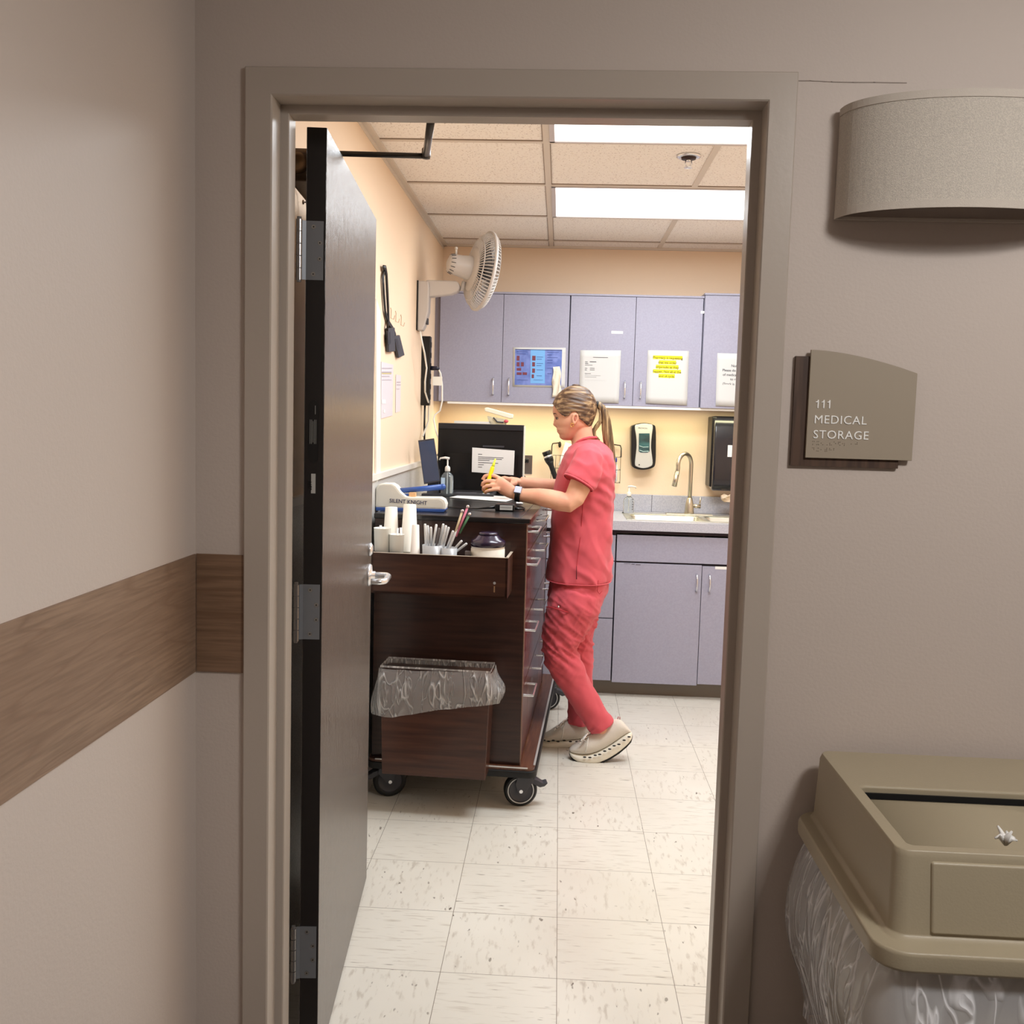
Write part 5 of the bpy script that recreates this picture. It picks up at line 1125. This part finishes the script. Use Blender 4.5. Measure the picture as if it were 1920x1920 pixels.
# near (left) arm and hand
NA = [(1106, 860, 2.10, .050), (1096, 890, 2.066, .047), (1086, 915, 2.05, .0445), (1077, 934, 2.04, .042), (1066, 943, 2.034, .040), (1050, 940, 2.036, .0405), (1030, 935, 2.042, .039), (1010, 931.5, 2.05, .0355), (990, 929.5, 2.058, .0305), (975, 928, 2.062, .0265), (966, 926.5, 2.064, .025)]
limb(body, NA, 24)
FW = (0, 1, 0)
limb(body, [(968, 926.5, 2.064, .025), (957, 921.5, 2.066, .0285), (946, 914.5, 2.070, .031), (936, 907, 2.074, .030), (930, 904, 2.075, .024)], 20, (FW, .58))
FING = [[(940, 899, 2.094, .0098), (929, 893, 2.096, .0092), (919, 890.5, 2.098, .0088), (909, 893, 2.097, .0084), (904.5, 900, 2.096, .0078)],
        [(936, 904, 2.080, .0098), (923, 902, 2.080, .0092), (912, 902, 2.080, .0088), (905.5, 906, 2.082, .0082), (904, 912, 2.086, .0076)],
        [(934, 910, 2.066, .0096), (922, 910, 2.064, .009), (912, 911.5, 2.064, .0085), (906.5, 915, 2.068, .008), (906, 920, 2.074, .0073)],
        [(936, 917, 2.054, .0088), (926, 918, 2.050, .008), (917, 919.5, 2.050, .0075), (911, 922, 2.056, .007), (910, 925, 2.064, .0064)],
        [(958, 915, 2.085, .0135), (944, 910, 2.104, .0125), (930, 908, 2.114, .0112), (918, 911, 2.112, .010), (911, 914, 2.106, .0088)]]
for f_ in FING: limb(body, f_, 12)
# far (right) arm and hand
limb(body, [(1104, 862, 2.40, .048), (1086, 895, 2.43, .043), (1068, 915, 2.445, .040), (1040, 913, 2.44, .036), (1010, 909, 2.43, .031), (987, 905.5, 2.425, .0265), (976, 904, 2.42, .0245)], 20)
limb(body, [(978, 904, 2.42, .0245), (967, 901.5, 2.42, .028), (958, 900, 2.42, .028), (952, 900, 2.42, .023)], 18, ((0, 0, 1), .55))
for f_ in ([(958, 899, 2.392, .0095), (948, 896.5, 2.388, .0088), (941, 897.5, 2.387, .0082), (937.5, 902, 2.388, .0075)], [(957, 899, 2.41, .0095), (946, 895.8, 2.41, .0088), (938, 897.5, 2.41, .0082), (934.5, 903, 2.41, .0075)],
           [(957, 900, 2.428, .0095), (946, 896.5, 2.43, .0088), (939, 898.5, 2.432, .0082), (936, 903.5, 2.432, .0075)], [(958, 901, 2.444, .0088), (949, 898.5, 2.45, .008), (943, 900.5, 2.453, .0075), (941, 904.5, 2.453, .007)],
           [(968, 905, 2.396, .012), (959, 908.5, 2.384, .0108), (952, 911, 2.378, .0095), (947, 913, 2.376, .008)]): limb(body, f_, 12)
bo = bake(body.obj('body', SKIN, pr_), .0032, 3)

# face details
for s_ in (-1, 1):
    e = pt(1044.2, 784.2, YP+s_*.030)
    ey = M().ball(e+Vector((.0062, 0, 0)), (.0085, .0105, .006), 14).obj('eye', mat('eye_white', C(170, 150, 142), .2), pr_, smooth=True)
    M().ball(e+Vector((-.0015, 0, -.001)), (.004, .0045, .0045), 12).obj('iris', mat('brown_iris', C(52, 38, 30), .2), ey, smooth=True)
    M().tube([e+Vector((-.002, -s_*.009, .001)), e+Vector((-.0055, 0, .0038)), e+Vector((-.0015, s_*.0085, .003)), e+Vector((.004, s_*.0125, .001))], [.0008, .0017, .0016, .0008], 8).obj('eyelid', mat('dark_lashes', C(66, 42, 36), .6), ey, smooth=True)
    b = pt(1038.6, 776, YP+s_*.026)
    M().tube([b+Vector((-.001, -s_*.012, -.001)), b+Vector((-.0005, 0, .001)), b+Vector((.006, s_*.012, .002)), b+Vector((.013, s_*.019, -.001))], [.0016, .0024, .002, .0008], 8).obj('eyebrow', mat('brown_brow', C(92, 62, 46), .8), pr_, smooth=True)
lc_ = pt(1045.2, 809, YP)
M().tube([lc_+Vector((.009, -.021, -.001)), lc_+Vector((.0025, -.011, .001)), lc_+Vector((.0006, 0, .0008)), lc_+Vector((.0025, .011, .001)), lc_+Vector((.009, .021, -.001))], [.001, .0026, .003, .0026, .001], 8).obj('lips', mat('rose_lips', C(178, 98, 92), .45), pr_, smooth=True)
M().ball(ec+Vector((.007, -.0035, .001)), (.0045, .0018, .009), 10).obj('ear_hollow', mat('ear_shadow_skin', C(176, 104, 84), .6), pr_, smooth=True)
er = pt(1072.5, 797, YP-.0755)
M().tube([er+Vector((.0065*math.sin(2*PI*k/12), -.001, .0075*math.cos(2*PI*k/12))) for k in range(13)], .0013, 8).obj('earring', mat('gold', C(230, 190, 110), .2, 1), pr_, smooth=True)

# hair
def hair_mat(name, st, c1, c2, c3):
    m = bpy.data.materials.new(name); m.use_nodes = True; nt = m.node_tree; b = nt.nodes['Principled BSDF']; N = nt.nodes.new; L = nt.links.new
    tc = N('ShaderNodeTexCoord'); q = N('ShaderNodeMapping'); q.inputs['Scale'].default_value = st[0]; q.inputs['Rotation'].default_value = st[1]; L(tc.outputs['Object'], q.inputs[0])
    n = N('ShaderNodeTexNoise'); n.inputs['Scale'].default_value = 1; n.inputs['Detail'].default_value = 4; n.inputs['Distortion'].default_value = .3; L(q.outputs[0], n.inputs['Vector'])
    r = N('ShaderNodeValToRGB'); e = r.color_ramp.elements; e[0].position = .34; e[0].color = c1; e[1].position = .68; e[1].color = c3; x = e.new(.5); x.color = c2; L(n.outputs[0], r.inputs[0]); L(r.outputs[0], b.inputs['Base Color'])
    b.inputs['Roughness'].default_value = .42; b.inputs['Specular IOR Level'].default_value = .4
    bp = N('ShaderNodeBump'); bp.inputs['Strength'].default_value = .35; bp.inputs['Distance'].default_value = .003; L(n.outputs[0], bp.inputs['Height']); L(bp.outputs[0], b.inputs['Normal'])
    return m
H1, H2, H3 = C(62, 44, 34), C(104, 78, 58), C(172, 142, 104)
HAIRC = hair_mat('sleek_hair', ((5, 60, 75), (0, .28, 0)), H1, H2, H3)
HAIRP = hair_mat('ponytail_hair', ((110, 90, 7), (0, -.1, 0)), H1, C(122, 96, 66), C(186, 158, 116))
HL_ = [(1030, 752), (1036, 757), (1040, 763), (1046, 771), (1053, 778), (1060, 781), (1066, 779), (1070, 773), (1078, 771), (1083, 775), (1087, 785), (1093, 790), (1099, 795), (1105, 800), (1120, 801)]
rg = [head_ring(p, .0055, 96) for p in [723+i*.8 for i in range(0, 99)]]
hm = M(); hm.loft(rg, cap=False); keep = []
def px_of(p):
    q = RM @ (p-CAM); return 960-F*q.x/q.z, PCY+F*q.y/q.z
def project_y(p): return px_of(Vector((p.x, YP, p.z)))
for f in hm.f:
    c = sum((hm.v[i] for i in f), Vector())/len(f); u, v = project_y(c)
    lim = lerp_tab(HL_, u)[0] + 1.2*math.sin(u*1.1)*0
    if v < lim: keep.append(f)
hm.f = keep
for i, v in enumerate(hm.v):
    hm.v[i] = v + Vector((0, 1 if v.y > YP else -1, .3))*(.0007*math.sin(v.z*380+v.x*90))
used = sorted({i for f in hm.f for i in f}); mp_ = {o: n for n, o in enumerate(used)}; hm.v = [hm.v[i] for i in used]; hm.f = [tuple(mp_[i] for i in f) for f in hm.f]
tr_ = head_ring(723, .0055, 96); tc_ = sum(tr_, Vector())/96
hm.loft([tr_, [tc_+(v-tc_)*.75+Vector((0, 0, .004)) for v in tr_], [tc_+(v-tc_)*.4+Vector((0, 0, .0062)) for v in tr_], [tc_+(v-tc_)*.02+Vector((0, 0, .007)) for v in tr_]])
ho = hm.obj('hair', HAIRC, pr_, smooth=True, solid=.007); ho.modifiers['solid'].offset = -1
tie = pt(1118.5, 759, YP)
tg_ = M(); tg_.lathe([(.010, -.006), (.0155, -.004), (.0165, .002), (.015, .008), (.010, .010)], tie, (1, 0, -.35), 20); tg_.obj('hair_tie', BLACKM, pr_, smooth=True)
pm = M(); PT = [(1117, 758, .012), (1122, 759, .015), (1128, 764, .016), (1133, 775, .018), (1136.5, 790, .020), (1138, 806, .022), (1140, 822, .0225), (1143, 840, .021), (1146.5, 857, .017), (1149.5, 872, .011), (1151, 886, .003)]
limb(pm, [(a, b, YP, r) for a, b, r in PT], 22)
for dy, dx, k in ((-.010, 0, .6), (.010, 1, .6), (-.004, 3, .55), (.004, -3, .6)):
    limb(pm, [(a+dx*min(1, i/4), b+1, YP+dy*min(1, i/4), r*k) for i, (a, b, r) in enumerate(PT[1:-1])]+[(1149+dx, 878+dx*2, YP+dy, .002)], 10)
limb(pm, [(1124, 764, YP-.004, .006), (1127, 776, YP-.006, .008), (1126, 789, YP-.008, .009), (1119, 799, YP-.010, .010), (1113, 808, YP-.012, .010), (1115, 818, YP-.014, .008), (1124, 826, YP-.012, .005)], 12)
pm.obj('ponytail', HAIRP, pr_, smooth=True)

# scrub top
def folds_top(p, n):
    u, v = px_of(p)
    w_ = min(1, max(0, (1.45-p.z)/.2)); low = min(1, max(0, (1.25-p.z)/.3))
    a = noise.noise(Vector((p.x*9+p.z*4, p.y*9, p.z*3.2+3)))*.010*low
    b = noise.noise(Vector((p.x*26-p.z*16, p.y*22, p.z*12)))*.0042*w_
    q = noise.noise(Vector((p.x*13+p.z*9, p.y*8, p.z*7+1))); b += ((1-min(1, abs(q)*3))*.008-.003)*w_*(.35+.65*min(1, max(0, (p.x-.02)/.1)))
    d = (Vector((u, v))-Vector((1128, 925))).length
    c = math.sin((v-.55*u)*.30+2.2*noise.noise(p*9))*.0026*math.exp(-(d/38)**2)
    return n*(a+b+c)
sh = M(); sh.loft([torso_ring(p, .003 if p > 840 else .001) for p in [823, 826, 830, 834, 838, 844, 850, 858, 866, 878, 890, 902, 915, 930, 945, 960, 975, 990, 1005, 1022, 1040, 1055, 1070, 1080, 1086]])
limb(sh, [(1100, 846, 2.13, .052), (1104, 862, 2.095, .064), (1097, 882, 2.068, .0655), (1089, 898, 2.054, .0665), (1085, 905, 2.050, .067)], 26)
limb(sh, [(1100, 846, 2.37, .052), (1104, 862, 2.40, .064), (1092, 882, 2.42, .0655), (1080, 898, 2.432, .066)], 26)
so2 = bake(sh.obj('scrub_top', SCRUB, pr_), .006, 5, folds_top)
# neckline band, sleeve hems, hem and side slit
nk = M(); nk.tube([pt(a, b, c) for a, b, c in [(1076, 836, YP), (1078, 833, YP-.03), (1084, 828, YP-.052), (1094, 823, YP-.062), (1106, 820, YP-.058), (1116, 820, YP-.035), (1120, 821, YP), (1116, 820, YP+.035), (1106, 820, YP+.058), (1094, 823, YP+.062), (1084, 828, YP+.052), (1078, 833, YP+.03), (1076, 836, YP)]], .0052, 10); nk.obj('neckline', SCRUB, so2, smooth=True)
def hoop(c, ax, r, rr2, name, par):
    ax = Vector(ax).normalized(); M().lathe([(r, -.004), (r+rr2, -.003), (r+rr2, .003), (r, .004)], c, ax, 40, cap=False).obj(name, SCRUB, par, smooth=True)
c0, c1 = pt(1089, 898, 2.054), pt(1085, 905, 2.050); axs = (c1-c0).normalized()
hoop(c1, axs, .066, .0022, 'sleeve_hem', so2)
M().cyl(c1-axs*.001, c1+axs*.0036, .0615, 32).obj('sleeve_inner_shade', SCRUBS, so2)  # darker disc stands in for the shade inside the sleeve
hr = torso_ring(1084, .0048, 72); M().tube(hr+[hr[0]], .0022, 8).obj('shirt_hem', SCRUB, so2, smooth=True)
# side slit and seam on the near side
yv = YP-.176-.004
a = pt(1081, 1062, yv-.0005); b = pt(1081, 1086, yv-.001)
M().tube([a, b], [.0012, .0022], 6).obj('side_slit', mat('slit_shadow', C(96, 26, 36), .9), so2)
sm_ = [(1094, 922, .170), (1092, 960, .157), (1089, 1000, .158), (1084, 1040, .165), (1081, 1062, .171)]
M().tube([pt(a, b, YP-c-.0045) for a, b, c in sm_], .0013, 6).obj('side_seam', SCRUBS, so2)

# trousers
def folds_leg(p, n):
    kz = math.exp(-((p.z-.50)/.12)**2); hz2 = math.exp(-((p.z-.14)/.07)**2); hip = math.exp(-((p.z-.68)/.08)**2)
    q = noise.noise(Vector((p.x*9, p.y*10, p.z*34+p.x*26))); q2 = noise.noise(Vector((p.x*12+5, p.y*12, p.z*22-p.x*30)))
    a = ((1-min(1, abs(q)*3.2))*.0095-.003)*(kz*.95+.35*hip)+((1-min(1, abs(q2)*3))*.007-.002)*(.5*kz+.45*hip+.5*hz2)
    b = noise.noise(Vector((p.x*24+p.z*6, p.y*24, p.z*16)))*(.0045+.003*hz2)
    return n*(a+b)
pa = M()
def hipring(py, xf, xb, hw, ex=.85, n=40):
    a = at(xf, py, YP); b = at(xb, py, YP); cx = (a.x+b.x)/2; rx = (b.x-a.x)/2
    return [Vector((cx+rx*math.copysign(abs(math.cos(t))**ex, math.cos(t)), YP+hw*math.copysign(abs(math.sin(t))**ex, math.sin(t)), (a.z+b.z)/2)) for t in [2*PI*k/n for k in range(n)]]
pa.loft([hipring(1070, 1034, 1138, .15), hipring(1090, 1031, 1141, .162), (hipring(1108, 1028, 1138, .168)), hipring(1125, 1027, 1130, .168), hipring(1142, 1030, 1116, .162)])
limb(pa, [(1086, 1108, 2.168, .103), (1078, 1130, 2.165, .112), (1067, 1155, 2.16, .103), (1057, 1185, 2.155, .088), (1050, 1212, 2.15, .0765), (1052, 1234, 2.15, .073), (1067, 1262, 2.155, .069), (1086, 1295, 2.165, .0625), (1106, 1328, 2.175, .0585), (1122, 1351, 2.18, .058), (1130, 1363, 2.182, .0585)], 30)
limb(pa, [(1090, 1110, 2.33, .10), (1084, 1150, 2.335, .092), (1080, 1190, 2.34, .078), (1085, 1230, 2.34, .066), (1088, 1270, 2.345, .057), (1087, 1310, 2.35, .053), (1086, 1342, 2.35, .053), (1086, 1356, 2.35, .054)], 30)
po2 = bake(pa.obj('scrub_trousers', SCRUB, pr_), .006, 4, folds_leg)
# cargo pocket flap with snap, back pocket stitching
yv = 2.155-.098
def onleg(px, py, dy=0): return pt(px, py, yv+dy)
M().tube([onleg(1024, 1138, .03), onleg(1035, 1139, .008), onleg(1060, 1147, -.004), onleg(1088, 1154, .018), onleg(1097, 1155, .035)], .0022, 8).obj('pocket_seam', SCRUBS, po2, smooth=True)
M().ball(onleg(1047, 1137.5, -.012), (.004, .003, .004), 12).obj('pocket_snap', CHROME, po2, smooth=True)
M().tube([pt(1070+14*math.sin(t)*.0+x, y, 2.09) for x, y, t in ((52, 1088, 0), (51, 1100, 0), (50, 1108, 0), (54, 1114, 0), (59, 1108, 0))], .0014, 6).obj('pocket_stitching', SCRUBS, po2, smooth=True)

# watch on the near wrist
wc0, wc1 = pt(978, 928.5, 2.061), pt(966, 926.7, 2.064); wax = (wc1-wc0).normalized(); wm = pt(971.5, 928, 2.062)
wtc = M(); 
M().lathe([(.0265, -.011), (.0292, -.010), (.0295, .010), (.0265, .011)], wm, wax, 36, cap=False).obj('watch_band', BLACK, pr_, smooth=True)
wfc = pt(973.5, 918.5, 2.036)
nrm = (wfc-wm); nrm -= wax*nrm.dot(wax); nrm.normalize(); tv = wax.cross(nrm)
RW_ = Matrix((tv, wax, nrm)).transposed()
wcase = M().box(wm+nrm*.0315, (.036, .031, .009), RW_).obj('watch_case', mat('silver_case', C(170, 172, 180), .25, .8), pr_, bevel=.004, seg=3)
M().box(wm+nrm*.0365, (.031, .026, .0012), RW_).obj('watch_screen', mat('pale_watch_screen', C(186, 192, 222), .1), wcase)

# shoes
def shoe(name, st, Y, pods, label=None):
    so_m = M(); up_m = M(); rs, ru = [], []
    for (bx_, by_), (mx_, my_), (tx_, ty_), hw in st:
        b, m_, t = pt(bx_, by_, Y), pt(mx_, my_, Y), pt(tx_, ty_, Y)
        rs.append([b+Vector((0, -hw*.86, 0)), b.lerp(m_, .35)+Vector((0, -hw*1.06, 0)), m_+Vector((0, -hw, 0)), m_+Vector((0, 0, .001)), m_+Vector((0, hw, 0)), b.lerp(m_, .35)+Vector((0, hw*1.06, 0)), b+Vector((0, hw*.86, 0)), b])
        ring = []
        for k in range(20):
            th = 2*PI*k/20; f = .5+.5*math.sin(th)
            ring.append(m_.lerp(t, max(0, f*1.08-.08))+Vector((0, math.cos(th)*hw*.95*(1 if math.sin(th) < 0 else (1-.35*math.sin(th)**2)), 0)))
        ru.append(ring)
    up_m.loft(ru); so_m.loft(rs)
    u = up_m.obj(name, SHOE, pr_, smooth=True); md = u.modifiers.new('sub', 'SUBSURF'); md.levels = 1; md.render_levels = 2
    s_ = so_m.obj('foam_sole', SOLE, u, smooth=True); md = s_.modifiers.new('sub', 'SUBSURF'); md.levels = 1; md.render_levels = 2
    ot = M(); rs2 = [[p+Vector((0, 0, -.0035)) for p in (r[0], r[7], r[6])]+[p+Vector((0, 0, .002)) for p in (r[6], r[7], r[0])] for r in rs]; ot.loft(rs2).obj('black_outsole', RUBBER, u)
    pm_ = M(); 
    for (a, b, hw) in pods: M().ball(pt(a, b, Y-hw), (.0075, .0025, .0034), 10).obj('sole_hole', BLACK, s_, smooth=True)
    return u
S1 = [((1067, 1411), (1066.5, 1407), (1067, 1403), .012), ((1073, 1420), (1071, 1409), (1073, 1397), .033), ((1090, 1426.5), (1089, 1412), (1089, 1387), .044), ((1108, 1428), (1106, 1411), (1101, 1378), .047), ((1126, 1425.5), (1122, 1406), (1114, 1371), .043), ((1143, 1418), (1138, 1398), (1129, 1362), .037), ((1160, 1407.5), (1154, 1388), (1143, 1353), .034), ((1174, 1396), (1169, 1377), (1158, 1345), .032), ((1183, 1387), (1180, 1371), (1168, 1352), .026), ((1186, 1380), (1185, 1373), (1175, 1363), .010)]
u1 = shoe('shoe', S1, 2.175, [(940+x/4.8, 1040+y/4.8, h) for x, y, h in ((750, 1822, .050), (797, 1825, .0505), (845, 1805, .050), (885, 1797, .049), (930, 1768, .047), (975, 1750, .045), (1015, 1720, .043), (1058, 1707, .041), (1105, 1670, .038), (1150, 1640, .034))])
S2 = [((1004, 1392), (1003, 1389), (1004, 1384), .012), ((1012, 1397), (1011, 1388), (1014, 1378), .034), ((1030, 1399), (1029, 1387), (1031, 1370), .044), ((1048, 1399), (1047, 1386), (1047, 1358), .046), ((1066, 1398), (1065, 1386), (1062, 1350), .042), ((1084, 1397), (1083, 1384), (1080, 1345), .037), ((1100, 1396), (1100, 1383), (1098, 1345), .034), ((1112, 1394), (1112, 1381), (1109, 1350), .025), ((1116, 1390), (1116, 1384), (1114, 1362), .010)]
u2_ = shoe('shoe', S2, 2.345, [(940+x/4.8, 1040+y/4.8, h) for x, y, h in ((385, 1670, .048), (425, 1680, .049), (468, 1672, .050), (510, 1682, .050), (565, 1672, .048), (622, 1682, .046), (680, 1682, .044))])
LACE = mat('white_lace', C(250, 247, 240), .7)
for u_, Y, pts in ((u1, 2.135, [(1092, 1384, 1108, 1376), (1096, 1380, 1112, 1373), (1090, 1389, 1106, 1381)]), (u2_, 2.305, [(1047, 1360, 1062, 1352), (1042, 1364, 1056, 1357), (1052, 1356, 1066, 1349)])):
    for a, b, c, d in pts: M().tube([pt(a-3, b+5, Y-.010), pt((a+c)/2-2, (b+d)/2-1.5, Y+.012), pt(c, d-2, Y+.036)], .0026, 6).obj('shoelace', LACE, u_, smooth=True)
    a, b, c, d = pts[0]
    M().tube([pt(a+8, b-6, Y-.004), pt(a+2, b+2, Y-.012), pt(a+8, b+8, Y-.014), pt(a+11, b-2, Y-.008), pt(a+9, b+14, Y-.014), pt(a+6, b+26, Y-.014)], .0018, 6).obj('lace_bow', LACE, u_, smooth=True)
    for i_ in range(3): M().ball(pt(a-3+i_*5, b+5-i_*4.5, Y-.004+i_*.002), (.0045, .003, .003), 8).obj('lace_eyelet', BLACK, u_, smooth=True)
t_ = pt(1159, 1347.5, 2.175); M().tube([t_+Vector((-.004, 0, -.01)), t_+Vector((0, 0, .008)), t_+Vector((.008, 0, .006)), t_+Vector((.006, 0, -.006))], .0026, 8).obj('heel_loop', mat('mauve_loop', C(190, 140, 140), .7), u1, smooth=True)

# highlighter held in the near hand
hA, hB = pt(908.5, 924, 2.078), pt(929, 860, 2.112)
hd = hB-hA
hi = thing('highlighter', 'yellow highlighter pen held upright in the woman’s left hand', 'highlighter', hA)
YEL = mat('highlighter_yellow', C(250, 222, 20), .35)
M().tube([hA, hA+hd*.03, hA+hd*.72, hA+hd*.76], [.006, .0082, .0086, .0070], 18).obj('pen_barrel', YEL, hi, smooth=True)
M().tube([hA+hd*.755, hA+hd*.86, hA+hd*.88, hA+hd*.98, hA+hd], [.0062, .0058, .0042, .0036, .002], 16).obj('pen_tip', mat('highlighter_lime', C(226, 240, 60), .3), hi, smooth=True)
